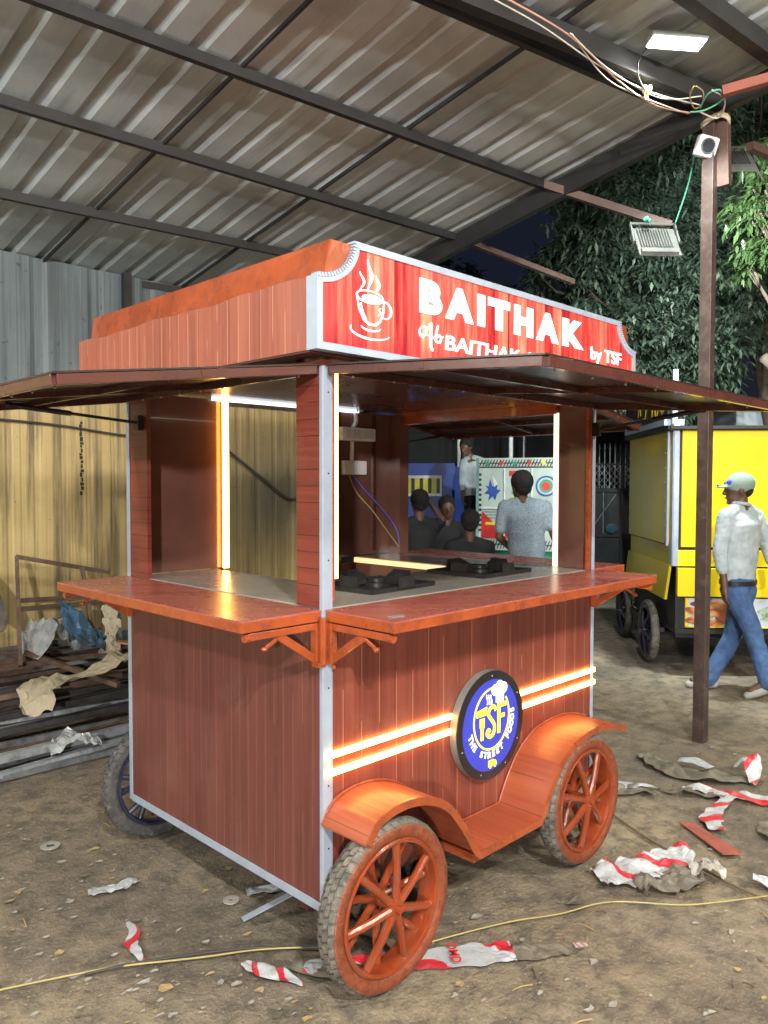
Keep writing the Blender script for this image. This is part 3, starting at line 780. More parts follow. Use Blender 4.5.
# small truck
tx, tz = bc[0]+.008, bc[1]-.152
mb.box((tx-.026, yb-.002, tz-.009), (tx+.008, yb, tz+.016)); mb.prism([(tx+.007, tz-.009), (tx+.026, tz-.009), (tx+.026, tz+.002), (tx+.019, tz+.011), (tx+.007, tz+.011)], yb-.002, yb)
mb.lathe([(0, -.001), (.006, -.001), (.006, .001)], (tx-.014, yb-.0013, tz-.010), 14); mb.lathe([(0, -.001), (.006, -.001), (.006, .001)], (tx+.015, yb-.0013, tz-.010), 14)
mb.build('emblem', M['logoyellow'], badge)
mb = MB()
text = 'THE STREET FOODS'
for i, ch in enumerate(text):
    if ch == ' ': continue
    a = R(199+(i)*(365-199)/(len(text)-1)); rr = .134
    v, f = textgeo(ch, .03, .5); w = max(p[0] for p in v)+min(p[0] for p in v)
    h = .034; px, pz = bc[0]+rr*math.cos(a), bc[1]+.020+rr*math.sin(a)
    ta = a+math.pi/2
    vs = []
    for p in v:
        lx, lz = (p[0]-w/2)*h, (p[1]-.35)*h
        vs.append((px+lx*math.cos(ta)-lz*math.sin(ta), yb-.001-p[2]*.002, pz+lx*math.sin(ta)+lz*math.cos(ta)))
    mb.add(vs, f)
mb.build('lettering', M['letter'], badge)
mb = MB()
for dx, dz, r in ((.03, .105, .022), (.058, .114, .024), (.086, .106, .021), (.045, .097, .02), (.073, .097, .02)):
    mb.lathe([(0, -.0025), (r, -.0025), (r, 0)], (bc[0]+dx-.008, yb, bc[1]+dz+.026), 20)
mb.box((bc[0]+.028, yb-.0028, bc[1]+.080), (bc[0]+.076, yb, bc[1]+.122))
mb.build('chef_hat', M['letter'], badge)
mb = MB()
for k in range(3):
    mb.ribbon([(bc[0]-.028+k*.013+.004*math.sin(j*1.1), bc[1]+.082+j*.008-k*.002) for j in range(6)], .004, yb-.002, yb)
mb.build('steam', M['letter'], badge)
mb = MB()
for a in (90, 30, -28, -62, 200, 250): mb.sphere((bc[0]+.19*math.cos(R(a)), -BD-.0035, bc[1]+.19*math.sin(R(a))), .003, n=8)
mb.build('screw', M['alu'], badge)

# fender
prof = [(-.012, .508), (.01, .54), (.05, .572), (.138, .588), (.229, .580), (.31, .553), (.37, .515), (.42, .46), (.465, .40), (.528, .302), (.907, .302), (.95, .375), (1.0, .44), (1.06, .495), (1.15, .54), (1.25, .558), (1.36, .560), (1.46, .545), (1.56, .513)]
def fender(y0, y1, sgn):
    P = [(p.x, p.z) for p in smoothpath([(a, 0, b) for a, b in prof[:10]], 3)] + [(p.x, p.z) for p in smoothpath([(a, 0, b) for a, b in prof[10:]], 3)]
    mb = MB(); v = []; n = len(P)
    for x, z in P:
        v += [(x, y0, z), (x, y1, z), (x, y1, z-.022), (x, y1-sgn*-.0, z-.022)]
    v = []
    for x, z in P: v += [(x, y0, z), (x, y1, z), (x, y1, z-.006), (x, y0, z-.006)]
    f = [(k*4+j, (k+1)*4+j, (k+1)*4+(j+1) % 4, k*4+(j+1) % 4) for k in range(n-1) for j in range(4)]
    f += [(3, 2, 1, 0), ((n-1)*4, (n-1)*4+1, (n-1)*4+2, (n-1)*4+3)]
    mb.add(v, f); o = part(mb, 'fender', M['fender'])
    mb = MB(); v = []
    ya, ybb = y1, y1+sgn*.004
    for i, (x, z) in enumerate(P):
        a = Vector(P[max(i-1, 0)]); b = Vector(P[min(i+1, n-1)]); d = (b-a).normalized(); nx_, nz_ = d.y, -d.x
        if nz_ > 0: nx_, nz_ = -nx_, -nz_
        v += [(x, ya, z+.003), (x, ybb, z+.003), (x+nx_*.024, ybb, z+nz_*.024), (x+nx_*.024, ya, z+nz_*.024)]
    mb.add(v, f); mb.build('lip', M['orange'], o)
    # inner wheel box
    mb = MB()
    for seg in (P[:28], P[28:]):
        pass
    mb.build('wheel_box', M['orange'], o) if mb.v else None
    mb = MB(); mb.tube([(x, y0+sgn*.004, z+.004) for x, z in P], .004, 6); mb.build('joint_bead', M['fender'], o)
    return o
fender(-.004, -.205, -1)
mb = MB(); mb.box((.53, -.18, .255), (.90, -.004, .285)); part(mb, 'running_board', M['orange'])

# wheels
def wheel(name, loc, flip, dark=False, rr=.265, wd=.058):
    """tyre, painted sidewall, rim with spokes; local frame: axle along y, outer side -y"""
    w = bpy.data.objects.new(name, None); COL.objects.link(w); w.parent = cart; w.location = loc; w.rotation_euler = (0, random.uniform(0, 1), R(180) if flip else 0)
    return w
def fill_wheel(w, rr, wd, tread, side, rim, blocks=46, spokes=7):
    T = MB()
    prof_ = [(rr-.058, -wd*.36), (rr-.045, -wd*.5), (rr-.024, -wd*.5), (rr-.016, -wd*.44), (rr-.010, -wd*.2), (rr-.009, 0), (rr-.010, wd*.2), (rr-.016, wd*.44), (rr-.024, wd*.5), (rr-.045, wd*.5), (rr-.058, wd*.36)]
    T.lathe(prof_, (0, 0, 0), 72)
    for k in range(blocks):
        for row, (y0, y1, rt_) in enumerate(((-.55, -.29, -.012), (-.23, -.03, -.0), (.03, .23, -.0), (.29, .55, -.012))):
            a = 2*math.pi*(k+(.5 if row % 2 else 0))/blocks; da = 2*math.pi/blocks*.39
            vs = []
            for sa, sy in ((-1, y0), (1, y0), (1, y1), (-1, y1)):
                for dr in (-.016, .0):
                    e = -.013*(abs(sy)/.5)**2.5
                    r_ = rr-.001+dr+e
                    aa = a+sa*da+ (sy*.10)
                    vs.append((r_*math.cos(aa), sy*wd, r_*math.sin(aa)))
            T.add(vs, [(1, 3, 5, 7), (0, 1, 7, 6)[::-1], (0, 2, 3, 1), (2, 4, 5, 3), (4, 6, 7, 5)])
    ty = MBbuild_local(T, 'tyre', tread, w)
    S = MB()
    S.lathe([(rr-.060, -wd*.40), (rr-.046, -wd*.56), (rr-.032, -wd*.585), (rr-.020, -wd*.57), (rr-.014, -wd*.50)], (0, 0, 0), 72); S_ = MBbuild_local(S, 'sidewall', side, w, True)
    Rm = MB(); ri = rr-.058
    Rm.lathe([(ri+.002, -wd*.5), (ri-.004, -wd*.56), (ri-.013, -wd*.5), (ri-.019, -wd*.3), (ri-.019, wd*.3), (ri-.012, wd*.5), (ri-.002, wd*.52), (ri, wd*.3), (ri, -wd*.3), (ri+.002, -wd*.5)], (0, 0, 0), 72)
    Rm.lathe([(0, -.064), (.011, -.064), (.013, -.060), (.013, -.052), (.026, -.050), (.030, -.044), (.031, -.03), (.02, -.028), (.02, .03), (.031, .032), (.031, .046), (0, .048)], (0, 0, 0), 28)
    for k in range(spokes):
        a = 2*math.pi*k/spokes
        Rm.tube([(.024*math.cos(a), -.038, .024*math.sin(a)), (.1*math.cos(a), -.034, .1*math.sin(a)), ((ri-.014)*math.cos(a), -wd*.26, (ri-.014)*math.sin(a))], [.0145, .013, .0135], 10)
        a += math.pi/spokes
        Rm.tube([(.024*math.cos(a), .038, .024*math.sin(a)), (.1*math.cos(a), .032, .1*math.sin(a)), ((ri-.014)*math.cos(a), wd*.2, (ri-.014)*math.sin(a))], [.0135, .012, .0125], 10)
    MBbuild_local(Rm, 'rim', rim, w, True, 35)
    return w
def MBbuild_local(mb, name, mat, par, smooth=False, auto=None):
    o = mb.build(name, mat, None, smooth=smooth, auto=auto); o.parent = par; return o
w1 = wheel('wheel', (.121, -.157, .265), False); w1.rotation_euler = (0, .35, 0)
fill_wheel(w1, .265, .074, M['rubber'], M['sideorange'], M['rimorange'])
w2 = copy_tree(w1, cart); w2.location = (1.268, -.157, .265); w2.rotation_euler = (0, .8, 0)
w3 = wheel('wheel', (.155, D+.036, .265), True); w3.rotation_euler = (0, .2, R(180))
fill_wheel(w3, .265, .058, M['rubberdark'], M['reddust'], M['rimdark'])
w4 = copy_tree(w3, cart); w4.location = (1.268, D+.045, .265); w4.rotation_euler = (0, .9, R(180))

# electrical boards on the back wall
mb = MB(); mb.box((1.165, D-.062, 1.795), (1.41, D-.021, 1.865)); sb = part(mb, 'switch_board', M['white'], bevel=.006)
mb = MB()
for k in range(5): mb.box((1.19+k*.043, D-.066, 1.807), (1.225+k*.043, D-.0625, 1.853))
mb.build('switch', pbr('off white switch', (.6, .61, .62), .3, var=.03), sb, bevel=.003)
mb = MB(); mb.box((1.186, D-.055, 1.615), (1.352, D-.021, 1.69)); sb = part(mb, 'switch_board', M['white'], bevel=.006)
mb = MB(); mb.box((1.21, D-.059, 1.627), (1.27, D-.0555, 1.678)); mb.box((1.285, D-.059, 1.627), (1.335, D-.0555, 1.678)); mb.build('switch', M['white'], sb, bevel=.003)
mb = MB(); mb.tube(smoothpath([(1.26, D-.03, 1.69), (1.262, D-.03, 1.795)]), .012, 10); part(mb, 'conduit', M['white'], smooth=True); mb = MB(); mb.tube(smoothpath([(1.27, D-.03, 1.865), (1.29, D-.03, 1.9), (1.29, D-.035, 1.96), (1.33, D-.04, 1.966)]), .012, 10); part(mb, 'conduit', M['white'], smooth=True)
mb = MB(); mb.tube(smoothpath([(1.235, D-.035, 1.615), (1.27, D-.06, 1.52), (1.36, D-.09, 1.42), (1.45, D-.1, 1.32), (1.545, D-.105, 1.22)]), .0035, 6); part(mb, 'wire', M['cable_y'])
mb = MB(); mb.tube(smoothpath([(1.265, D-.035, 1.615), (1.32, D-.06, 1.54), (1.43, D-.09, 1.43), (1.53, D-.1, 1.32), (1.555, D-.105, 1.22)]), .0035, 6); part(mb, 'wire', M['cable_v'])
mb = MB()
for x in (1.425, 1.44): mb.box((x, D-.03, 1.2), (x+.006, D-.021, 1.94))
part(mb, 'wall_channel', M['maroon'])

# gas burners
def burner(x0, y0, x1, y1, rot, label):
    b = empty('gas_burner', (x0, y0, ZC+.004), label, 'gas burner', 'gas burners on the steel counter')
    T = Matrix.Translation((x0, y0, ZC+.004)) @ Matrix.Rotation(R(rot), 4, 'Z'); w, d = x1-x0, y1-y0
    mb = MB(); mb.T = T; mb.box((0, 0, .0), (w, d, .006))
    for a, c in (((0, 0), (w, 0)), ((w, 0), (w, d)), ((w, d), (0, d)), ((0, d), (0, 0))): mb.bar((*a, .008), (*c, .008), .012, .016)
    mb.build('tray', M['blackiron'], b)
    cx_, cy_ = w/2, d/2
    mb = MB(); mb.T = T; mb.lathe([(0, .006), (.055, .006), (.055, .018), (.035, .022), (.035, .034), (0, .036)], (cx_, cy_, 0), 24, 'z'); mb.build('burner_head', M['blackiron'], b, smooth=True, auto=30)
    for k in range(4):
        a = k*math.pi/2
        mb = MB(); mb.T = T
        px = lambda r, s, z: (cx_+(r*math.cos(a)-s*math.sin(a)), cy_+(r*math.sin(a)+s*math.cos(a)), z)
        h = .052
        mb.add([px(.15, -.045, .01), px(.15, .045, .01), px(.145, .045, h), px(.145, -.045, h)]+[px(.154, -.045, .01), px(.154, .045, .01), px(.149, .045, h), px(.149, -.045, h)],
               [(0, 1, 2, 3), (7, 6, 5, 4), (0, 4, 5, 1), (1, 5, 6, 2), (2, 6, 7, 3), (3, 7, 4, 0)])
        mb.add([px(.05, -.002, .02), px(.15, -.002, .01), px(.15, -.002, h), px(.11, -.002, h+.006), px(.06, -.002, .04), px(.05, .002, .02), px(.15, .002, .01), px(.15, .002, h), px(.11, .002, h+.006), px(.06, .002, .04)],
               [(0, 1, 2, 3, 4), (9, 8, 7, 6, 5), (0, 5, 6, 1), (1, 6, 7, 2), (2, 7, 8, 3), (3, 8, 9, 4), (4, 9, 5, 0)])
        mb.build('pan_support', M['blackiron'], b)
burner(.33, .12, .68, .40, 3, 'black square gas burner near the front left post of the brown cart')
burner(.985, .13, 1.335, .43, 2, 'black square gas burner further right, beside the pale light strip')

# ------------------------------------------------------------------ pole, lamps, cables at the pole
PX, PY = 3.127, .116
pole = empty('steel_post', (PX, PY, 0), 'tall brown square steel post right of the cart, holding the roof edge', 'post')
mb = MB(); mb.box((PX-.035, PY-.035, -.02), (PX+.035, PY+.035, 3.8)); mb.build('post_tube', M['postpaint'], pole, bevel=.003)
mb = MB(); mb.bar((PX+.045, PY-.07, 3.33), (PX+.035, PY-.055, 3.86), .07, .05, up=(1, 0, 0)); mb.build('splice_angle', M['brown'], pole, bevel=.003)
mb = MB()
for z in (3.70, 3.715): mb.tube([(PX+.070*math.cos(a)+.01, PY+.075*math.sin(a)-.025, z+.012*math.sin(2*a)) for a in [2*math.pi*k/20 for k in range(21)]], .009, 8)
mb.tube(smoothpath([(PX-.06, PY-.06, 3.71), (PX+.0, PY-.09, 3.78), (PX+.04, PY-.08, 3.9)]), .011, 8)
mb.build('strap', pbr('cream strap', (.55, .5, .38), .7), pole)
# round lens camera box
BXP = at(706, 147, 4.60)
bx = empty('camera_box', BXP, 'white square box with round dark lens tied to the steel post', 'camera')
Tm = Matrix.Translation(BXP) @ Matrix.Rotation(R(-42), 4, 'Z') @ Matrix.Rotation(R(14), 4, 'X') @ Matrix.Rotation(R(12), 4, 'Y')
mb = MB(); mb.T = Tm; mb.box((-.062, -.03, -.06), (.062, .03, .06)); mb.build('housing', M['white'], bx, bevel=.015)
mb = MB(); mb.T = Tm; mb.lathe([(.036, -.031), (.042, -.036), (.046, -.031)], (0, 0, 0), 28); mb.build('lens_ring', M['galv'], bx)
mb = MB(); mb.T = Tm; mb.lathe([(0, -.034), (.036, -.034)], (0, 0, 0), 28); mb.build('lens', M['glass'], bx)
def flood(name, c, ux, uy, w, h, label, lit=True):
    """c centre; ux along width, uy along height; ribbed back towards the viewer"""
    c = Vector(c); ux = Vector(ux).normalized(); uy = (Vector(uy)-ux*Vector(uy).dot(ux)).normalized(); n = ux.cross(uy)
    if n.dot(Vector((CX, CY, CZ))-c) < 0: n = -n
    f = empty('floodlight', c, label, 'floodlight', 'floodlights at the roof edge')
    T = Matrix((ux.to_4d(), uy.to_4d(), n.to_4d(), Vector((0, 0, 0, 1)))).transposed(); T[3] = (0, 0, 0, 1)
    for i in range(3): T[i][3] = c[i]
    mb = MB(); mb.T = T; mb.box((-w/2, -h/2, -.018), (w/2, h/2, .0)); mb.build('housing', M['greyalloy'], f, bevel=.006)
    mb = MB(); mb.T = T
    for k in range(12):
        x = -w*.42+w*.72*k/11; mb.box((x-.003, -h*.3, 0), (x+.003, h*.38, .022))
    mb.box((-w*.46, -h*.5, 0), (w*.4, -h*.36, .02)); mb.build('heat_sink', M['greyalloy'], f)
    mb = MB(); mb.T = T; mb.bar((-w*.5-.01, 0, -.01), (-w*.5-.01, h*.62, .01), .01, .02); mb.bar((w*.5+.01, 0, -.01), (w*.5+.01, h*.62, .01), .01, .02); mb.bar((-w*.5-.01, h*.62, .01), (w*.5+.01, h*.62, .01), .02, .008); mb.build('bracket', M['greyalloy'], f)
    mb = MB(); mb.T = T; mb.box((-w*.44, -h*.44, -.021), (w*.44, h*.44, -.019)); mb.build('lens', M['lampw'], f)
    return f, n
fa = flood('f', at(657, 241, 5.0), r2*1+u2*-.02+fw*.0, u2*.8+fw*.6+r2*.35, .27, .28, 'ribbed grey floodlight hanging from a rope off the purlin end')
fb = flood('f', at(736, 160, 5.6), r2, u2*.8+fw*.6, .26, .26, 'ribbed grey floodlight half hidden behind the steel post')
# lit lamp under the roof
lc = Vector((2.36, -.02, 3.82))
lamp = empty('roof_lamp', lc, 'glowing white lamp plate fixed under the roof sheets', 'lamp')
Tm = Matrix.Translation(lc) @ Matrix.Rotation(R(-38), 4, 'Z') @ Matrix.Rotation(R(-6), 4, 'X')
mb = MB(); mb.T = Tm; mb.box((-.15, -.05, 0), (.15, .05, .025)); mb.build('housing', M['greyalloy'], lamp, bevel=.004)
mb = MB(); mb.T = Tm; mb.box((-.14, -.045, -.006), (.14, .045, -.001)); mb.build('lens', M['lampw'], lamp)

def cable(name, pts, r, mat, label, n=8, cat='cable', group=None):
    pts = smoothpath(pts, n); o = pts[0]
    mb = MB(); mb.tube(pts, r, 6); ob = mb.build(name, mat, None, smooth=True, origin=o); return tag(ob, label, cat, group)
def E(u, v, t, drop=.16):
    d = fw+r2*(u-384)/F+u2*(512-v)/F; c0 = Vector((CX, CY, CZ))
    tt = (RZ0-drop-RS*c0.y-c0.z)/(d.z+RS*d.y)
    return c0+d*min(tt, t)
cable('hanging_cable', [E(480, -8, 4.0), E(540, 25, 4.2), E(600, 66, 4.4), E(650, 92, 4.55), E(700, 105, 4.65)], .004, M['cable_w'], 'upper white cable strung along the roof beam to the post')
cable('hanging_cable', [E(500, -5, 4.05), E(570, 36, 4.2), E(620, 82, 4.4), E(655, 105, 4.55), E(690, 113, 4.62)], .005, M['cable_p'], 'thick pinkish cable sagging under the roof beam')
cable('hanging_cable', [E(570, 33, 4.2), E(610, 70, 4.3), E(660, 98, 4.5), E(702, 96, 4.65)], .0035, M['cable_w'], 'thin white cable crossing from the beam to the post top')
cable('hanging_cable', [E(572, 34, 4.2), E(606, 78, 4.3), E(645, 98, 4.5), E(688, 114, 4.62)], .0035, M['cable_w'], 'lowest white cable sagging to the post top')
cable('hanging_cable', [E(655, 38, 4.6), E(640, 58, 4.55), E(638, 75, 4.5), E(646, 92, 4.5)], .004, M['cable_k'], 'thin dark cable dropping from the glowing lamp')
cable('cable_loop', [E(694, 86, 4.6), E(690, 96, 4.6), E(694, 108, 4.6), E(702, 104, 4.6), E(703, 92, 4.6), E(696, 86, 4.6)], .004, M['cable_y'], 'small loop of yellow green wire beside the post top')
cable('cable_loop', [E(690, 112, 4.62), E(705, 110, 4.6), E(722, 100, 4.6), E(720, 90, 4.6), E(708, 94, 4.6), E(700, 108, 4.6)], .005, M['green'], 'green wire loop tied around the post top')
cable('cable_loop', [E(700, 112, 4.6), E(718, 118, 4.55), E(725, 100, 4.6), E(712, 90, 4.6)], .005, M['cable_w'], 'white wire curled on the right of the post top')
mb = MB(); c = E(646, 93, 4.5)
for k in range(7): mb.sphere(c+Vector((random.uniform(-.02, .02), random.uniform(-.02, .02), random.uniform(-.03, .03))), .013, (1, 1, 1.3), n=8)
tag(mb.build('tape_knot', pbr('yellow tape', (.7, .65, .2), .5), None, smooth=True, origin=c), 'yellow tape knot around the hanging cables', 'tape')
cable('rope', [E(695, 152, 4.75), E(688, 185, 4.85), E(675, 224, 5.0)], .005, M['green'], 'pale green rope from the post down to the hanging floodlight', cat='rope')
mb = MB(); c = E(646, 219, 4.97)
for k in range(6): mb.sphere(c+Vector((random.uniform(-.03, .03), random.uniform(-.02, .02), random.uniform(-.01, .01))), .014, n=8)
tag(mb.build('rope_knot', M['green'], None, smooth=True, origin=c), 'green rope knot tying the floodlight to the purlin', 'rope')
mb = MB(); a = E(722, 92, 4.8); b = E(800, 70, 6.2); mb.bar(a, b, .05, .05); tag(mb.build('red_pipe', M['redpipe'], None, origin=a), 'red painted square pipe running right from the post top', 'pipe')
mb = MB(); a = E(750, 146, 5.8); b = E(800, 168, 5.9); mb.bar(a, b, .05, .05); tag(mb.build('brown_pipe', M['brown'], None, origin=a), 'short brown pipe at the right edge behind the second floodlight', 'pipe')

# ------------------------------------------------------------------ yellow cart
YO = Vector((4.58, .96, 0)); A = Vector((math.sin(R(50)), math.cos(R(50)), 0)); B = Vector((A.y, -A.x, 0))
yc = empty('yellow_cart', YO, 'bright yellow box shaped food cart with a picture panel low on its side', 'food cart')
TY = Matrix(((B.x, A.x, 0, YO.x), (B.y, A.y, 0, YO.y), (0, 0, 1, 0), (0, 0, 0, 1)))   # local x = along front, y = depth
YD, YW = 1.45, 2.3
def ybox(name, items, mat, par=None, bevel=0):
    mb = MB(); mb.T = TY
    for a, b in items: mb.box(a, b)
    return mb.build(name, mat, par or yc, bevel=bevel)
ybox('body_frame', [((.03, .03, .38), (YW-.03, YD-.03, 1.99))], M['dark'])
ybox('front_panel', [((.06, .0, 1.055), (YW-.05, .03, 2.01))], M['yellow'], bevel=.003)
ybox('front_panel', [((.035, -.005, .90), (YW-.05, .025, 1.03))], M['yellow'], bevel=.003)
ybox('front_panel', [((.03, -.03, .655), (YW-.05, .02, .885))], M['yellow'], bevel=.003)
ybox('side_panel', [((-.03, .10, 1.07), (.02, YD, 2.0))], M['yellowshade'], bevel=.004)
ybox('side_panel', [((-.01, .05, .90), (.02, YD, 1.06))], M['yellowshade'])
mb = MB(); mb.T = TY; mb.add([(-.055, .04, .62), (-.055, YD+.05, .62), (-.02, YD+.05, .90), (-.02, .04, .90), (-.035, .04, .62), (-.035, YD+.05, .62), (0, YD+.05, .9), (0, .04, .9)], [(0, 3, 2, 1), (4, 5, 6, 7), (0, 1, 5, 4), (1, 2, 6, 5), (2, 3, 7, 6), (3, 0, 4, 7)]); mb.build('side_flap', M['yellowshade'], yc)
ybox('corner_trim', [((-.005, -.01, .90), (.035, .0, 2.06)), ((-.012, 0, .90), (-.002, .07, 2.06)), ((-.04, .06, 1.06), (-.025, .10, 2.0))], M['alu'])
ybox('roof_edge', [((-.05, -.06, 2.01), (YW+.05, -.02, 2.035)), ((-.06, -.02, 2.01), (-.02, YD+.1, 2.04)), ((-.05, -.03, 2.0), (YW, YD, 2.012))], M['dark'])
ybox('roof_tray', [((-.06, .1, 2.05), (.1, YD+.1, 2.1))], M['alu'])
def picture_material():
    m, nt, b = _mat('printed food picture')
    v = coords(nt, (1, 1, 1)); vo = nd(nt, 'ShaderNodeTexVoronoi', feature='F1'); nt.links.new(coords(nt, (9, 9, 16)), vo.inputs['Vector']); vo.inputs['Scale'].default_value = 1
    c = ramp(nt, vo.outputs['Distance'], [(.1, (.85, .5, .22)), (.45, (.72, .3, .1)), (.7, (.3, .08, .03))])
    w = nd(nt, 'ShaderNodeTexWhiteNoise'); nt.links.new(vo.outputs['Color'], w.inputs['Vector'])
    c = mix(nt, ramp(nt, w.outputs['Value'], [(.6, (0, 0, 0)), (.8, (.7, .7, .7))]), c, (.9, .7, .4))
    nt.links.new(c, b.inputs['Base Color']); b.inputs['Roughness'].default_value = .35; return m
M['picbg'] = pbr('pale blue print', (.55, .62, .72), .35, var=.15, scale=4)
pic = ybox('picture_panel', [((.10, -.005, .40), (YW-.1, .02, .64))], M['picbg'])
ybox('yellow_border', [((.10, -.008, .40), (.125, -.0055, .64)), ((.10, -.008, .40), (.9, -.0055, .412))], M['yellow'], pic)
def blob_poly(cx, cz, rx, rz_, seed, n=28):
    rnd = random.Random(seed); ph = rnd.uniform(0, 6)
    return [(cx+rx*(1+.12*math.sin(3*a+ph)+.07*math.sin(7*a))*math.cos(a), cz+rz_*(1+.1*math.sin(4*a+ph))*math.sin(a)) for a in (2*math.pi*k/n for k in range(n))]
PM = picture_material()
mb = MB(); mb.T = TY; rnd = random.Random(4)
for k in range(30):
    cx_, cz_ = rnd.uniform(.15, .6), rnd.uniform(.43, .59); a = rnd.uniform(-.5, .3)
    P_ = [(cx_+math.cos(t_)*.085*math.cos(a)-math.sin(t_)*.03*math.sin(a), cz_+math.cos(t_)*.085*math.sin(a)+math.sin(t_)*.03*math.cos(a)) for t_ in (2*math.pi*j/14 for j in range(14))]
    y_ = -.0065-k*.0004; mb.add([(x, y_, z) for x, z in P_], [tuple(range(14))])
mb.build('fried_rolls_print', PM, pic)
mb = MB(); mb.T = TY; mb.prism(blob_poly(.95, .515, .3, .085, 3), -.007, -.0065); mb.build('green_dish_print', pbr('green dish print', (.3, .42, .3), .4, var=.6, scale=22, dirt=(.75, .8, .75)), pic)
mb = MB(); mb.T = TY; mb.prism(blob_poly(.22, .595, .08, .025, 5), -.0075, -.0066); mb.build('sauce_print', pbr('sauce print', (.2, .02, .05), .3), pic)
ybox('chassis', [((.02, -.01, .35), (YW-.05, .02, .385)), ((.02, 0, .35), (.05, YD, .385)), ((.02, -.01, .38), (.045, .02, .66)), ((.05, .08, .3), (YW-.1, .12, .35)), ((.05, YD-.1, .3), (YW-.1, YD-.06, .35))], M['dark'])
ybox('hinge', [((.60, -.04, .70), (.64, -.03, .75)), ((.60, -.04, .80), (.64, -.03, .85))], M['blackiron'])
mb = MB(); mb.T = TY
mb.build('rivet', M['alu'], yc) if mb.v else None
for yy_ in (.14, YD-.03):
    for k in range(8):
        mb = MB(); mb.T = TY; mb.sphere((-.033, yy_, 1.1+k*.12), .009, n=6); mb.build('rivet', M['alu'], yc)
# sign board on its roof
mb = MB(); mb.T = TY; mb.add([(-.03, .12, 2.06), (-.03, YD+.2, 2.06), (-.03, YD+.2, 2.42), (-.03, .12, 2.42), (0, .12, 2.06), (0, YD+.2, 2.06), (0, YD+.2, 2.42), (0, .12, 2.42)], [(0, 3, 2, 1), (4, 5, 6, 7), (0, 1, 5, 4), (1, 2, 6, 5), (2, 3, 7, 6), (3, 0, 4, 7)])
yb_ = mb.build('roof_board', M['dark'], yc)
mb = MB(); mb.T = TY @ Matrix.Translation((-.036, 0, 0)) @ Matrix.Rotation(R(90), 4, 'Z')
for wv in ([(-.3, 2.18), (-.25, 2.3), (-.2, 2.2), (-.28, 2.16)], [(-.45, 2.28), (-.4, 2.2), (-.47, 2.14), (-.5, 2.22)], [(-.6, 2.16), (-.58, 2.3), (-.65, 2.24), (-.72, 2.3)], [(-.8, 2.3), (-.83, 2.18), (-.9, 2.16)], [(-1.0, 2.2), (-1.05, 2.3), (-1.1, 2.2)]):
    mb.ribbon([(p.x, p.z) for p in smoothpath([(-a_, 0, b_) for a_, b_ in wv], 4)], .018, -.002, .002)
mb.build('script_lettering', M['yellow'], yb_)
ybox('roof_post', [((-.01, .04, 2.04), (.03, .08, 2.5))], M['alu'])
def free_wheel(loc, rot, par, tread, rim):
    w = bpy.data.objects.new('wheel', None); COL.objects.link(w); w.parent = par; w.location = Vector(loc)-par.location; w.rotation_euler = rot; return fill_wheel(w, .27, .06, tread, M['rubberdark'], rim, 48, 5)
wloc = YO+A*.56+B*-.05
ang = math.atan2(A.y, A.x)
q1 = free_wheel((wloc.x, wloc.y, .27), (0, .3, ang), yc, M['rubber'], M['rimdark'])
q1.rotation_euler = (0, 0.3, ang-math.pi)
q2 = copy_tree(q1, yc); p2 = YO+A*1.66+B*-.02; q2.location = Vector((p2.x, p2.y, .27))-YO
mb = MB(); mb.T = TY; mb.tube([(-.08, .56, .27), (YW-.1, .56, .27)], .015); mb.tube([(-.05, 1.6, .27), (YW-.1, 1.6, .27)], .015); mb.box((-.02, .3, .3), (.02, 1.9, .34)); mb.build('axle', M['blackiron'], yc)

# ------------------------------------------------------------------ people
def remeshed(mb, name, mat, par, voxel, wr=0., wscale=9., smooth_it=4):
    me = bpy.data.meshes.new(name); me.from_pydata(mb.v, [], mb.f); ob = bpy.data.objects.new(name, me); COL.objects.link(ob)
    r = ob.modifiers.new('r', 'REMESH'); r.mode = 'VOXEL'; r.voxel_size = voxel; r.adaptivity = 0
    s = ob.modifiers.new('s', 'SMOOTH'); s.factor = .5; s.iterations = smooth_it
    dg = bpy.context.evaluated_depsgraph_get(); dg.update()
    m2 = bpy.data.meshes.new_from_object(ob.evaluated_get(dg)); bpy.data.objects.remove(ob); bpy.data.meshes.remove(me)
    o = worldloc(par); m2.name = name
    for v in m2.vertices:
        c = v.co
        if wr:
            n_ = noise.noise(Vector((c.x*wscale, c.y*wscale, c.z*wscale*1.3)))
            n2 = 1-abs(noise.noise(Vector((c.x*wscale*2+7, c.y*wscale*2, c.z*wscale*2.6))))*2
            v.co = c+v.normal*(n_*wr+n2*wr*.4)
    for v in m2.vertices: v.co = v.co-o
    m2.materials.clear(); m2.materials.append(mat)
    m2.polygons.foreach_set('use_smooth', [True]*len(m2.polygons)); m2.update()
    ob = bpy.data.objects.new(name, m2); COL.objects.link(ob); ob.parent = par; return ob
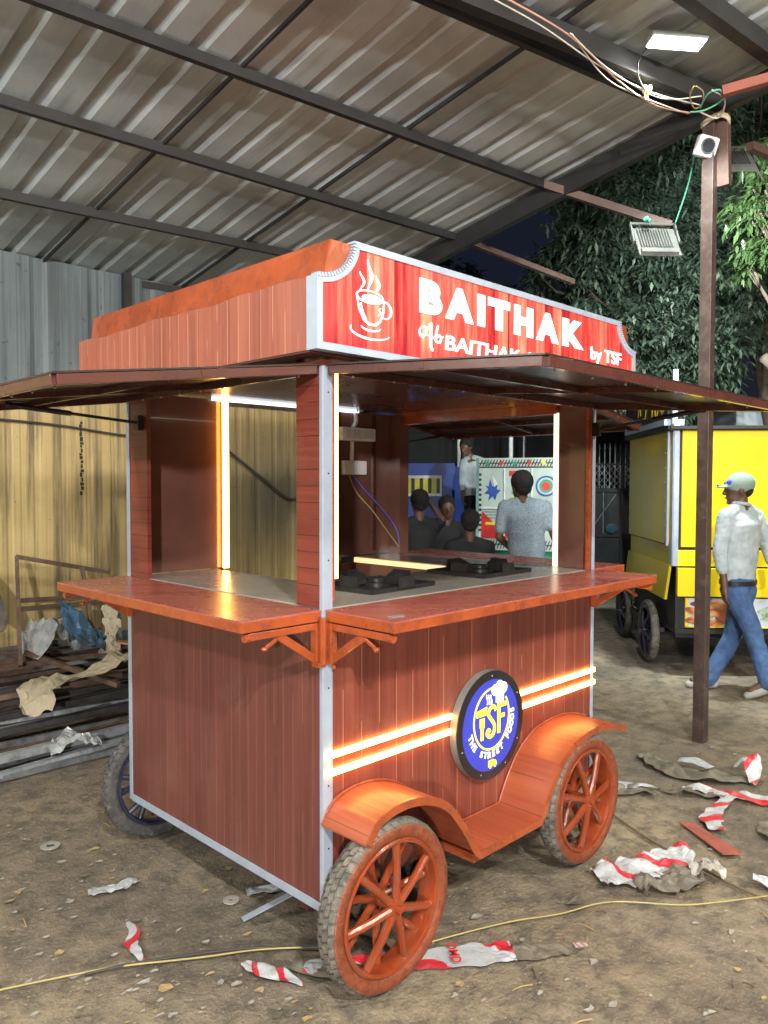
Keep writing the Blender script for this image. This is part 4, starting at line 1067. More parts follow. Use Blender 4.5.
def hand(mb, wrist, d, palmn, r=.9):
    """palm, four fingers and a thumb; d = direction of the hand, palmn = palm normal"""
    wrist = Vector(wrist); d = Vector(d).normalized(); n = Vector(palmn); n = (n-d*n.dot(d)).normalized(); s = d.cross(n)
    k = wrist+d*.085
    mb.cap(wrist, .024*r, wrist+d*.03, .03*r, 10)
    for j, (o, l) in enumerate(((-.027, .06), (-.009, .072), (.009, .068), (.027, .052))):
        b0 = wrist+d*.035+s*o*.7; b1 = k+s*o
        mb.cap(b0, .015*r, b1, .011*r, 8); m_ = b1+(d*.8+n*.5).normalized()*l*.5; e = m_+(d*.4+n*.9).normalized()*l*.45
        mb.cap(b1, .0095*r, m_, .009*r, 8); mb.cap(m_, .009*r, e, .0075*r, 8)
    b0 = wrist+d*.03-s*.026; m_ = b0+(d*.6-s*.7+n*.3).normalized()*.035; mb.cap(b0, .013*r, m_, .011*r, 8); mb.cap(m_, .011*r, m_+(d*.9-s*.1+n*.4).normalized()*.03, .009*r, 8)
def person(J, label, top, trousers, voxel=.012, cap=False, group=None, short=False, tilt=(0, 0, 1), lower=True, shirt_len=.0, wr=.006, hair_top=True, sleeves=True, band=None):
    """J joints: head, neck, chest, pelvis, shl, shr, ell, elr, wrl, wrr, hipl, hipr, knl, knr, anl, anr ; face = direction of the face, ch = chest direction"""
    J = {k: Vector(v) for k, v in J.items()}
    base = J.get('base', Vector((J['pelvis'].x, J['pelvis'].y, 0)))
    P = empty('person', base, label, 'person', group)
    fd = J['face'].normalized(); ch = J['ch'].normalized(); upv = Vector((0, 0, 1)); side = upv.cross(fd).normalized(); cs = upv.cross(ch).normalized()
    rotc = Matrix((cs, -ch, upv)).transposed().to_3x3()          # x = left side, y = back
    roth = Matrix((side, -fd, upv)).transposed().to_3x3()
    h = J['head']
    mb = MB()
    mb.sphere(h+upv*.015, .098, (.80, 1.0, 1.08), roth); mb.sphere(h-upv*.055+fd*.022, .066, (.86, 1, 1.0), roth)
    mb.sphere(h+fd*.098-upv*.018, .016, (.8, 1, 1.3), roth, 10); mb.cap(h+fd*.088+upv*.012, .011, h+fd*.106-upv*.028, .015, 8)
    mb.sphere(h+fd*.082-upv*.062, .017, (1.5, .8, .7), roth, 10); mb.sphere(h+fd*.07-upv*.098, .022, (1.1, .9, .8), roth, 10)
    for sg in (-1, 1):
        mb.sphere(h+side*sg*.079-upv*.012-fd*.005, .026, (.35, .7, 1.2), roth, 10); mb.sphere(h+side*sg*.032+fd*.081+upv*.028, .014, (1.4, .8, .7), roth, 8)
    mb.cap(J['neck']-upv*.02, .056, h-upv*.06-fd*.012, .05)
    mb.cap(J['chest'], .11, J['pelvis']+upv*.05, .1); mb.cap(J['shl'], .045, J['shr'], .045)
    for s_, sg in (('l', 1), ('r', -1)):
        mb.cap(J['sh'+s_], .044, J['el'+s_], .035); mb.cap(J['el'+s_], .036, J['wr'+s_], .024)
        d = J['wr'+s_]-J['el'+s_]; hd = J.get('hd'+s_, d); hand(mb, J['wr'+s_], hd, J.get('pn'+s_, cs*-sg), .95)
        if lower:
            mb.cap(J['pelvis'], .09, J['hip'+s_], .07); mb.cap(J['hip'+s_], .07, J['kn'+s_], .045); mb.cap(J['kn'+s_], .045, J['an'+s_], .032)
            mb.cap(J['an'+s_], .03, J['an'+s_]+J['ft'+s_]*.12-upv*.03, .025)
    remeshed(mb, 'body', J.get('skinmat') or M['skin'], P, voxel)
    for sg in (-1, 1):
        mb = MB(); mb.sphere(h+side*sg*.033+fd*.090+upv*.012, .009, (1.2, .55, .6), roth, 10); e_ = mb.build('eye', M['eye'], P, smooth=True)
        mb = MB(); mb.sphere(h+side*sg*.033+fd*.0925+upv*.012, .0045, (1, .6, 1), roth, 8); mb.build('pupil', M['blackiron'], e_, smooth=True)
    mb = MB(); mb.sphere(h+fd*.094-upv*.062, .016, (1.4, .4, .35), roth, 10); mb.build('lips', M['lips'], P, smooth=True)
    # shirt
    mb = MB()
    for t_ in range(21):
        t_ = t_/20*6
        q = J['pelvis'].lerp(J['chest'], t_/6)+upv*(.03-shirt_len*(1-t_/6)); w = .15+.022*(t_/6)
        mb.sphere(q, w, (1.0, .72, .6), rotc, 18)
    q = J['chest'].lerp(J['neck'], .4); mb.sphere(q, .155, (1.08, .66, .55), rotc, 18)
    mb.cap(J['shl'], .058, J['neck']-upv*.015+cs*.03, .05); mb.cap(J['shr'], .058, J['neck']-upv*.015-cs*.03, .05)
    mb.cap(J['shl'], .06, J['chest']+cs*.07, .08); mb.cap(J['shr'], .06, J['chest']-cs*.07, .08)
    for s_ in 'lr':
        el, wr_ = J['el'+s_], J['wr'+s_]
        if short: mb.cap(J['sh'+s_], .062, J['sh'+s_].lerp(el, .72), .054)
        else: mb.cap(J['sh'+s_], .062, el, .052); mb.cap(el, .052, el.lerp(wr_, .5 if sleeves == 'rolled' else .88), .043)
    remeshed(mb, 'shirt', top, P, voxel, wr, 8, 9)
    if lower:
        mb = MB(); mb.sphere(J['pelvis']-upv*.02, .152, (1.0, .75, .65), rotc, 18)
        for s_ in 'lr':
            mb.cap(J['hip'+s_], .098, J['kn'+s_], .068); mb.cap(J['kn'+s_], .068, J['an'+s_]+upv*-.01, .060)
        remeshed(mb, 'trousers', trousers, P, voxel, wr*.9, 9)
        for s_ in 'lr':
            mb = MB(); f_ = J['ft'+s_].normalized(); a_ = J['an'+s_]
            mb.cap(a_-upv*.045-f_*.035, .035, a_-upv*.055+f_*.08, .036); mb.cap(a_-upv*.055+f_*.08, .036, a_-upv*.06+f_*.145, .028); mb.cap(a_, .038, a_-upv*.045, .036)
            zmin = min(v[2] for v in mb.v)
            remeshed(mb, 'shoe', M['shoe'], P, voxel)
    if cap:
        mb = MB(); mb.sphere(h+upv*.034-fd*.008, .106, (.84, 1.02, .88), roth, 20); 
        keep = [i for i, v in enumerate(mb.v)]
        mb.sphere(h+upv*.022+fd*.095, .068, (1.05, 1.15, .15), roth, 16)
        o = remeshed(mb, 'cap', M['cap'], P, .008)
        mb = MB(); mb.sphere(h+upv*.055+fd*.075+side*.055, .022, (.5, 1, .8), roth, 10); mb.sphere(h+upv*.05+fd*.095+side*-.01, .018, (1, .5, .9), roth, 10); mb.sphere(h+upv*.036+fd*.15+side*.02, .018, (.9, .5, .5), roth, 10); mb.build('cap_print', M['capblue'], o, smooth=True)
        mb = MB(); mb.sphere(h+upv*-.01-fd*.045, .075, (.95, .8, .8), roth); remeshed(mb, 'hair', M['hair'], P, voxel)
    else:
        mb = MB(); mb.sphere(h+upv*.04-fd*.02, .108, (.86, .98, .93), roth, 20); mb.sphere(h+upv*-.01-fd*.05, .078, (.95, .72, .9), roth)
        remeshed(mb, 'hair', M['hair'], P, voxel*.8, .004, 40)
    return P
def jp(**k): return {a: (at(*v) if len(v) == 3 and a not in VEC else Vector(v)) for a, v in k.items()}
VEC = {'face', 'ch', 'ftl', 'ftr', 'pnl', 'pnr', 'hdl', 'hdr'}
hd = Vector((.1, .99, 0))
left = -rt
T0 = 5.85
walk = dict(head=(739, 489, T0), neck=(741, 506, T0), chest=(741, 531, T0), pelvis=(738, 578, T0),
            shl=(726, 516, T0-.08), shr=(756, 516, T0+.12), ell=(720, 552, T0-.10), elr=(768, 547, T0+.14), wrl=(725, 588, T0-.13), wrr=(774, 574, T0+.05),
            hipl=(734, 590, T0-.03), hipr=(743, 590, T0+.04), knl=(752, 630, T0-.1), knr=(733, 636, T0+.15), anl=(768, 667, 5.66), anr=(709, 673, 5.98))
J = jp(**walk); J['anr'].z = .085; J['anl'].z = .13
J.update(face=left*.95+fw*.25, ch=left*.55+fw*.8, ftl=(left*.9+fw*.3-Vector((0, 0, .35))), ftr=left*.95+fw*.3, hdl=Vector((0, 0, -1)), pnl=rt, base=Vector((J['pelvis'].x, J['pelvis'].y, 0)))
J['face'].z = -.06
wm = person(J, 'man in green grey cap, pale shirt and blue jeans walking past the yellow cart', M['shirt'], M['denim'], .0085, cap=True, shirt_len=.03, wr=.007, sleeves='rolled')
mb = MB()
pv = J['pelvis']; cs = Vector((0, 0, 1)).cross(J['ch'].normalized()).normalized(); cc = Vector((J['ch'].x, J['ch'].y, 0)).normalized()
mb.add([tuple(pv+cs*(.158*math.cos(a))+cc*(.122*math.sin(a))+Vector((0, 0, z))) for z in (-.045, -.012) for a in (2*math.pi*k/36 for k in range(36))], [(k, (k+1) % 36, 36+(k+1) % 36, 36+k) for k in range(36)])
mb.build('belt', M['blackiron'], wm)
nk = J['neck']+Vector((0, 0, .012)); mb = MB()
mb.tube([tuple(nk+cs*(.066*math.cos(a))+cc*(.062*math.sin(a))+Vector((0, 0, .012*math.cos(a)))) for a in (2*math.pi*k/24 for k in range(25))], .014, 8); mb.build('collar', M['shirt'], wm, smooth=True)

def tshirt_pattern():
    m, nt, b = _mat('grey patterned jersey')
    v = coords(nt, (1, 1, 1)); n = noi(nt, coords(nt, (120, 120, 190)), 1, 2, .5)
    c = ramp(nt, n, [(.42, (.13, .18, .23)), (.6, (.28, .34, .4))]); nt.links.new(c, b.inputs['Base Color']); b.inputs['Roughness'].default_value = .85; return m
M['tee'] = tshirt_pattern()
t = 6.6
J = jp(head=(521, 486, t), neck=(522, 500, t), chest=(525, 522, t), pelvis=(527, 566, t), shl=(505, 507, t), shr=(545, 507, t), ell=(499, 537, t+.05), elr=(553, 533, t), wrl=(511, 549, t+.22), wrr=(561, 556, t+.05),
       hipl=(519, 578, t), hipr=(535, 578, t), knl=(519, 624, t), knr=(535, 624, t), anl=(518, 664, t), anr=(537, 664, t))
J['anl'].z = J['anr'].z = .085
J.update(face=fw*.95+left*.3, ch=fw.copy(), ftl=fw.copy(), ftr=fw.copy()); J['face'].z = 0; J['ch'].z = 0
person(J, 'man in grey patterned T-shirt standing with his back to us behind the cart', M['tee'], M['denim'], .012, short=True)
# man in white shirt up on the truck bed
t = 10.0
back = -fw
J = jp(head=(466, 447, t), neck=(471, 457, t), chest=(474, 470, t), pelvis=(475, 497, t), shl=(482, 462, t-.05), shr=(464, 463, t-.05), ell=(486, 478, t-.15), elr=(462, 481, t-.05), wrl=(492, 470, t-.35), wrr=(463, 497, t-.15),
       hipl=(479, 503, t), hipr=(471, 503, t), knl=(479, 528, t), knr=(471, 528, t), anl=(479, 556, t), anr=(471, 556, t))
J.update(face=back*.8+left*.5, ch=back*.9+left*.1, ftl=back.copy(), ftr=back.copy(), base=at(475, 560, t)); J['face'].z = -.35; J['ch'].z = 0
person(J, 'man in open white shirt standing up on the truck behind the painted tailboard', M['shirt'], M['darkcloth'], .014, sleeves='rolled')
def seated(u, v, t, face, label, arms=None, top=None):
    """crouching or sitting low behind the cart"""
    c = at(u, v, t); z = Vector((0, 0, 1)); s = z.cross(Vector(face)).normalized(); f = Vector(face); f.z = 0; f.normalize()
    J = dict(head=c, neck=c-z*.15, chest=c-z*.34-f*.03, pelvis=c-z*.68-f*.05, shl=c-z*.22+s*.18, shr=c-z*.22-s*.18, ell=c-z*.46+s*.22+f*.1, elr=c-z*.46-s*.22+f*.1,
             wrl=c-z*.5+s*.1+f*.32, wrr=c-z*.5-s*.1+f*.32, hipl=c-z*.72+s*.09, hipr=c-z*.72-s*.09, knl=c-z*.72+s*.12+f*.42, knr=c-z*.72-s*.12+f*.42)
    J['anl'] = Vector((J['knl'].x, J['knl'].y, .09)); J['anr'] = Vector((J['knr'].x, J['knr'].y, .09))
    J.update(face=f, ch=f, ftl=f, ftr=f)
    if arms: 
        for k, v_ in arms.items(): J[k] = at(*v_)
    return person(J, label, top or M['darkcloth'], M['darkcloth'], .014, short=True)
seated(419, 503, 7.6, left*.3+fw*.9, 'man in black T-shirt raising his hand to his head, seated in front of blue truck', dict(elr=(443, 520, 7.6), wrr=(430, 503, 7.7), ell=(413, 537, 7.6)))
seated(447, 508, 8.4, -fw*.9+rt*.1, 'man in dark clothes facing us, seated between two others by blue truck')
seated(470, 523, 7.4, fw, 'man in black seen from behind, seated low in front of painted tailboard')
def stool(x, y, z, label):
    s = empty('stool', (x, y, 0), label, 'stool', 'low stools under the seated men')
    mb = MB(); mb.lathe([(0, z), (.16, z), (.16, z-.03), (0, z-.03)], (x, y, 0), 24, 'z'); mb.build('seat', M['rimdark'], s)
    for k in range(4):
        a = math.pi/4+k*math.pi/2; mb = MB(); mb.tube([(x+.12*math.cos(a), y+.12*math.sin(a), z-.03), (x+.15*math.cos(a), y+.15*math.sin(a), 0)], .012); mb.build('leg', M['rimdark'], s)
for u, v, t, fc, lb in ((419, 503, 7.6, left*.3+fw*.9, 'low dark stool under the man raising his hand'), (447, 508, 8.4, -fw*.9, 'low dark stool under the man facing us'), (470, 523, 7.4, fw, 'low dark stool under the man seen from behind')):
    c = at(u, v, t); f = Vector((fc.x, fc.y, 0)).normalized(); stool(c.x-f.x*.02, c.y-f.y*.02, c.z-.80, lb)

# ------------------------------------------------------------------ vehicles behind
def frame_at(o, ax):
    ax = Vector((ax.x, ax.y, 0)).normalized(); n = Vector((-ax.y, ax.x, 0))   # n = away from viewer
    return Matrix(((ax.x, n.x, 0, o.x), (ax.y, n.y, 0, o.y), (0, 0, 1, 0), (0, 0, 0, 1)))
M['tblue'] = pbr('blue truck paint', (.02, .06, .3), .4, var=.25, scale=3)
M['tcream'] = pbr('cream truck paint', (.36, .44, .4), .45, var=.12, scale=5, dirt=(.35, .38, .33))
M['tyellow'] = pbr('truck yellow', (.6, .55, .03), .45, var=.15)
M['tred'] = pbr('truck red', (.5, .03, .025), .45, var=.15)
M['tgreen'] = pbr('truck green', (.03, .25, .16), .45)
M['tblack'] = pbr('truck black', (.02, .02, .022), .45)
M['twhite'] = pbr('truck white', (.62, .64, .62), .45)
bt = at(375, 480, 11); bt.z = 0
TB = frame_at(bt, r2*.97+fw*-.1)
btr = empty('blue_truck', bt, 'dark blue truck body with yellow and black striped panel, behind the seated men', 'truck')
def tb(name, items, mat, par=None, T=TB, root=btr):
    mb = MB(); mb.T = T
    for a, b in items: mb.box(a, b)
    return mb.build(name, mat, par or root)
tb('cab', [((0, 0, .35), (1.12, 2.6, 1.85))], M['tblue'])
tb('side_board', [((1.12, .2, .45), (1.55, 3., 1.8))], M['tblue'])
sp_ = tb('striped_panel', [((.3, -.03, 1.39), (.94, -.005, 1.68))], M['twhite'])
tb('yellow_block', [((.33+k*.118, -.036, 1.43), (.395+k*.118, -.031, 1.64)) for k in range(5)], M['tyellow'], sp_)
tb('black_block', [((.397+k*.118, -.0355, 1.43), (.445+k*.118, -.031, 1.64)) for k in range(5)], M['tblack'], sp_)
tb('bumper', [((0, -.08, .35), (1.2, -.005, .55))], M['tblack'])
tb('yellow_post', [((.42, -.05, .55), (.5, -.005, .8)), ((.82, -.05, .55), (.88, -.005, .85))], M['tyellow'])
for x in (.25, 1.3):
    for y in (.5, 2.3):
        mb = MB(); mb.T = TB; mb.lathe([(0, -.1), (.36, -.1), (.38, -.05), (.38, .05), (.36, .1), (0, .1)], (x, y, .38), 28, 'x'); mb.build('wheel', M['rubberdark'], btr, smooth=True, auto=30)
# painted goods truck
pt = at(479, 500, 9.3); pt.z = 0
TP = frame_at(pt, at(556, 500, 9.0)-at(479, 500, 9.3)); PW = .96
ptr = empty('painted_truck', pt, 'small goods truck with cream painted tailboard of bird and wheel pictures', 'truck')
def tp(name, items, mat, par=None): return tb(name, items, mat, par, TP, ptr)
tp('load_body', [((.0, .06, .62), (.04, 2.2, 1.45)), ((PW-.04, .06, .62), (PW, 2.2, 1.45)), ((0, .06, .6), (PW, 2.2, .8)), ((0, 2.16, .62), (PW, 2.2, 1.7))], M['tgreen'])
tp('chassis', [((.1, .1, .4), (PW-.1, 2.1, .6)), ((0, -.03, .42), (PW, .03, .5))], M['tblack'])
tail = tp('tailboard', [((0, 0, .78), (PW, .05, 1.87))], M['tcream'])
mb = MB(); mb.T = TP
def bands(z0, z1, mb):
    x = 0
    while x < PW-.03:
        mb.add([(x, -.004, z0), (x+.014, -.004, z0), (x+.05, -.004, z1), (x+.036, -.004, z1)], [(0, 1, 2, 3)]); x += .036
    mb.box((0, -.005, (z0+z1)/2-.006), (PW, -.0025, (z0+z1)/2+.006))
bands(1.77, 1.85, mb); mb.build('hatched_band', M['tblack'], tail); mb = MB(); mb.T = TP; bands(.80, .9, mb); mb.build('hatched_band', M['tblack'], tail); mb = MB(); mb.T = TP; mb.box((.005, -.006, 1.755), (PW-.005, -.002, 1.768))
for k in range(12): mb.box((.0, -.005, 1.0+k*.06), (.03, -.003, 1.03+k*.06))
mb.build('hatched_band', M['tblack'], tail)
for k, m_ in enumerate(('tgreen', 'tred', 'tgreen', 'tred', 'tyellow', 'tred')):
    x = .1+k*.165; mb = MB(); mb.T = TP; mb.prism([(x, 1.77), (x+.028, 1.81), (x, 1.85), (x-.028, 1.81)], -.008, -.005); mb.build('painted_diamond', M[m_], tail)
tp('rail', [((.3, -.02, 1.28), (.315, -.001, 1.75)), ((.62, -.02, 1.28), (.635, -.001, 1.75)), ((0.03, -.02, 1.27), (PW-.03, -.001, 1.285)), ((.3, -.015, .95), (.31, -.001, 1.27))], M['twhite'], tail)
tp('side_post', [((PW-.05, -.03, .62), (PW+.02, .03, 1.95)), ((-.03, -.03, .78), (.0, .03, 1.87))], pbr('teal paint', (.12, .25, .25), .5), tail)
# dark blue bird
mb = MB(); mb.T = TP; cx_, cz_ = .165, 1.5
mb.prism([(cx_-.09, cz_+.05), (cx_-.05, cz_+.03), (cx_-.03, cz_+.12), (cx_, cz_+.03), (cx_+.06, cz_+.07), (cx_+.05, cz_), (cx_+.1, cz_-.01), (cx_+.05, cz_-.06), (cx_+.03, cz_-.13), (cx_+.0, cz_-.08), (cx_-.05, cz_-.14), (cx_-.04, cz_-.06), (cx_-.1, cz_-.05), (cx_-.05, cz_)], -.006, -.001)
mb.build('painted_bird', M['tblue'], tail)
mb = MB(); mb.T = TP; mb.prism([(cx_-.01, cz_+.17), (cx_+.06, cz_+.06), (cx_+.02, cz_+.03)], -.0075, -.001); mb.build('painted_wing', M['twhite'], tail)
mb = MB(); mb.T = TP; mb.box((.36, -.006, 1.66), (.56, -.001, 1.72)); mb.prism([(.04, 1.12), (.26, .92), (.58, .92), (.58, .99), (.3, .99), (.04, 1.24)], -.006, -.001); mb.prism([(.03, .92), (.28, .92), (.03, 1.2)], -.0065, -.0061); mb.build('painted_red', M['tred'], tail)
mb = MB(); mb.T = TP; mb.box((.38, -.0062, 1.32), (.54, -.001, 1.42)); mb.build('painted_yellow', M['tyellow'], tail); mb = MB(); mb.T = TP; mb.box((.08, -.0072, 1.08), (.3, -.0066, 1.11)); mb.build('painted_yellow', M['tyellow'], tail)
mb = MB(); mb.T = TP; mb.prism([(.39, 1.45), (.42, 1.62), (.52, 1.65), (.55, 1.5), (.48, 1.43)], -.0062, -.001); mb.build('painted_figure', M['tgreen'], tail)
for r_, m_, dy in ((.12, 'tblue', 0), (.1, 'tcream', 1), (.078, 'tgreen', 2), (.05, 'tred', 3)):
    mb = MB(); mb.T = TP; mb.lathe([(0, -.006-dy*.001), (r_, -.006-dy*.001), (r_, -.001)], (.79, 0, 1.54), 28); mb.build('painted_ring', M[m_], tail)
tp('slat', [((.04, -.008, 1.16+k*.035), (.29, -.001, 1.165+k*.035)) for k in range(3)], M['tblack'], tail)
for x in (.1, PW-.1):
    for y in (.3, 1.8):
        mb = MB(); mb.T = TP; mb.lathe([(0, -.07), (.25, -.07), (.27, -.04), (.27, .04), (.25, .07), (0, .07)], (x, y, .27), 24, 'x'); mb.build('wheel', M['rubberdark'], ptr, smooth=True, auto=30)
# truck bed for the standing man: flat bed beyond
bd = at(475, 560, 10); bd.z = 0
TBd = frame_at(at(452, 560, 9.75)*1.0, r2); 
fb_ = empty('flat_bed', (TBd[0][3], TBd[1][3], 0), 'dark flat trailer bed on which the man in the white shirt stands', 'trailer')
zb_ = at(475, 556, 10).z-.095
TBd[2][3] = 0
mb = MB(); mb.T = TBd; mb.box((0, 0, zb_-.08), (.42, .8, zb_)); mb.build('bed', M['tblack'], fb_)
for x in (.03, .39):
    for y in (.05, .75): mb = MB(); mb.T = TBd; mb.box((x-.03, y-.03, 0), (x+.03, y+.03, zb_-.08)); mb.build('leg', M['tblack'], fb_)
for u, t_, v0, r_, lb in ((459, 11.5, 428, .025, 'thin pale upright pipe behind the man in the white shirt'), (511, 11.2, 432, .03, 'pale upright pipe rising behind the painted tailboard'), (524, 12.5, 430, .02, 'thin grey pipe right of the pale pipe in the dark')):
    p = at(u, v0, t_); mb = MB(); mb.tube([(p.x, p.y, 0), (p.x, p.y, 3.2)], r_, 10); tag(mb.build('pipe_post', M['twhite'] if r_ > .02 else M['galv'], None, origin=(p.x, p.y, 0)), lb, 'pipe')

# gate
gp = at(560, 500, 12); gp.z = 0; TG = frame_at(gp, r2)
gate = empty('metal_gate', gp, 'dark spiked metal gate with diagonal brace between the two carts', 'gate')
def tg(name, items, mat): return tb(name, items, mat, None, TG, gate)
tg('gate_panel', [((0, 0.02, .05), (2.2, .04, 1.45))], M['dark'])
tg('gate_frame', [((0, -.01, 1.44), (2.2, .02, 1.5)), ((0, -.01, .75), (2.2, .02, .79)), ((0, -.01, 1.85), (2.2, .02, 1.88)), ((.93, -.01, 0), (.98, .02, 1.9)), ((0, -.01, 0), (.05, .02, 1.9))], M['dark'])
mb = MB(); mb.T = TG
mb.bar((.5, -.02, .9), (.85, -.02, 1.4), .03, .01); mb.bar((.66, -.02, .8), (.66, -.02, 1.44), .012, .012); mb.build('brace', M['galv'], gate)
mb = MB(); mb.T = TG
for k in range(28):
    x = .04+k*.08; mb.bar((x, 0, 1.5), (x, 0, 2.1), .014, .014); mb.lathe([(.018, 2.1), (0, 2.2)], (x, 0, 0), 6, 'z')
mb.build('spike', M['galv'], gate)
mb = MB(); mb.T = TG
for k in range(24): mb.bar((k*.09, 0, 1.5), (k*.09+.3, 0, 1.86), .006, .006); mb.bar((k*.09+.3, .006, 1.5), (k*.09, .006, 1.86), .006, .006)
mb.build('lattice', M['galv'], gate)
mb = MB(); mb.T = TG; mb.sphere((.80, -.012, .88), .10, (1, .1, .8), n=16); mb.build('blue_patch', pbr('teal paint patch', (.01, .05, .08), .6), gate, smooth=True)
# compound wall and pale building
cw = at(300, 500, 14.5); cw.z = 0; TC = frame_at(cw, r2)
mb = MB(); mb.T = TC; mb.box((0, 0, -.1), (14, .2, 2.5)); mb.box((0, -.03, 2.5), (14, .23, 2.58)); tag(mb.build('compound_wall', pbr('dark plaster', (.016, .018, .02), .85, var=.4, scale=2), None, origin=cw), 'dark compound wall far behind the trucks', 'wall')
pb = at(735, 500, 11); pb.z = 0; TPb = frame_at(pb, r2)
pbe = empty('pale_building', pb, 'pale grey flat roofed building above the yellow cart at the right edge', 'building')
mb = MB(); mb.T = TPb; mb.box((0, 0, 0), (5, 3, 2.6)); mb.build('wall', pbr('pale plaster', (.45, .5, .55), .8, var=.15, scale=2), pbe)
mb = MB(); mb.T = TPb; mb.box((-.1, -.1, 2.6), (5.1, 3.1, 2.7)); mb.build('roof', pbr('pale slab', (.4, .46, .52), .8, var=.15, scale=2), pbe)
mb = MB(); mb.T = TPb; mb.box((1.2, -.02, .0), (2.1, -.001, 2.05)); mb.build('door', M['dark'], pbe)

# ------------------------------------------------------------------ trees
def leaf_crown(blobs, ncl, rnd, size=.11, per=9):
    v = []; f = []
    tot = sum(b[3]**2 for b in blobs)
    for (cx_, cy_, cz_, rr_, sq) in blobs:
        for _ in range(int(ncl*rr_**2/tot)):
            th = rnd.uniform(0, 2*math.pi); ph = math.acos(rnd.uniform(-1, 1)); rad = rr_*(rnd.random()**.35)
            c = Vector((cx_+rad*math.sin(ph)*math.cos(th), cy_+rad*math.sin(ph)*math.sin(th), cz_+rad*math.cos(ph)*sq))
            if noise.noise(c*1.7) < -.04: continue
            tw = Vector((c.x-cx_, c.y-cy_, (c.z-cz_)*.4)).normalized()
            for k in range(per):
                a = rnd.uniform(0, 2*math.pi); d = (Vector((math.cos(a), math.sin(a), 0))+tw*.9+Vector((0, 0, rnd.uniform(-1.1, -.1)))).normalized()
                s_ = d.cross(Vector((rnd.uniform(-.3, .3), rnd.uniform(-.3, .3), 1))).normalized()*size*rnd.uniform(.14, .2); l = size*rnd.uniform(.7, 1.25)
                b0 = c+tw*rnd.uniform(-.08, .12)+Vector((rnd.uniform(-.05, .05), rnd.uniform(-.05, .05), rnd.uniform(-.05, .05)))
                n0 = len(v); v += [tuple(b0), tuple(b0+d*l*.45+s_), tuple(b0+d*l-Vector((0, 0, l*.12))), tuple(b0+d*l*.45-s_)]
                f.append((n0, n0+1, n0+2, n0+3))
    return v, f
def tree(base, h, blobs, ncl, seed, label, mat, size=.12, rtr=.16):
    rnd = random.Random(seed); base = Vector(base)
    T_ = empty('tree', base, label, 'tree', 'trees behind the yard')
    mb = MB(); top = Vector((sum(b[0] for b in blobs)/len(blobs), sum(b[1] for b in blobs)/len(blobs), h*.6))
    pts = smoothpath([base, base.lerp(top, .35)+Vector((.1, -.08, 0)), top], 5); mb.tube(pts, [rtr*(1-.5*i/(len(pts)-1)) for i in range(len(pts))], 12)
    for b in blobs:
        s_ = base.lerp(top, rnd.uniform(.55, .95)); e = Vector(b[:3]); m_ = s_.lerp(e, .5)+Vector((0, 0, .15))
        pp = smoothpath([s_, m_, e], 4); mb.tube(pp, [rtr*.4*(1-.75*i/(len(pp)-1)) for i in range(len(pp))], 8)
        for k in range(5):
            e2 = e+Vector((rnd.uniform(-1, 1), rnd.uniform(-1, 1), rnd.uniform(-.6, .7)))*b[3]*.8; mb.tube([m_.lerp(e, .6), m_.lerp(e2, .8), e2], [rtr*.12, rtr*.08, .01], 6)
    mb.build('trunk', M['bark'], T_, smooth=True)
    v, f = leaf_crown(blobs, ncl, rnd, size); mb = MB(); mb.add(v, f); mb.build('crown', mat, T_)
    return T_
def B_(u, v, t, r, sq=.8): p = at(u, v, t); return (p.x, p.y, p.z, r, sq)
def gb(u, t): p = at(u, 500, t); return (p.x, p.y, 0)
tree(gb(640, 10.5), 5.5, [B_(615, 215, 10, 1.0), B_(655, 150, 10.3, 1.1), B_(690, 260, 9.8, 1.0), B_(640, 320, 10, .9), B_(580, 275, 10.4, .7), B_(700, 340, 9.9, .8), B_(560, 240, 10.6, .45), B_(720, 190, 10.2, .9), B_(600, 340, 10.3, .6), B_(560, 350, 10.5, .6), B_(660, 385, 10.2, .6)], 10500, 3,
     'broad dark leafed tree rising behind the BAITHAK sign and the steel post', M['leaf'], .125)
tree(gb(790, 10.8), 5.5, [B_(770, 270, 9.9, .75), B_(745, 130, 10.8, 1.1), B_(770, 200, 10.4, .9)], 4600, 5, 'dark leafed tree at the right edge behind the steel post', M['leaf'], .125)
tree(gb(1040, 8.2), 4.6, [B_(765, 190, 7.2, .28), B_(752, 212, 7.2, .13), B_(768, 242, 7.2, .18), B_(775, 150, 7.3, .3), B_(790, 210, 7.3, .5), B_(748, 268, 7.4, .1)], 700, 8, 'bright green leaf sprays of a nearer tree at the right edge', M['leafb'], .11, .09)
tree(gb(420, 17), 5, [B_(430, 300, 16.5, 1.3), B_(520, 330, 17, 1.2), B_(480, 400, 17, 1.2)], 2000, 9, 'far dark tree seen low behind the roof of the brown cart', M['leaf'], .2)

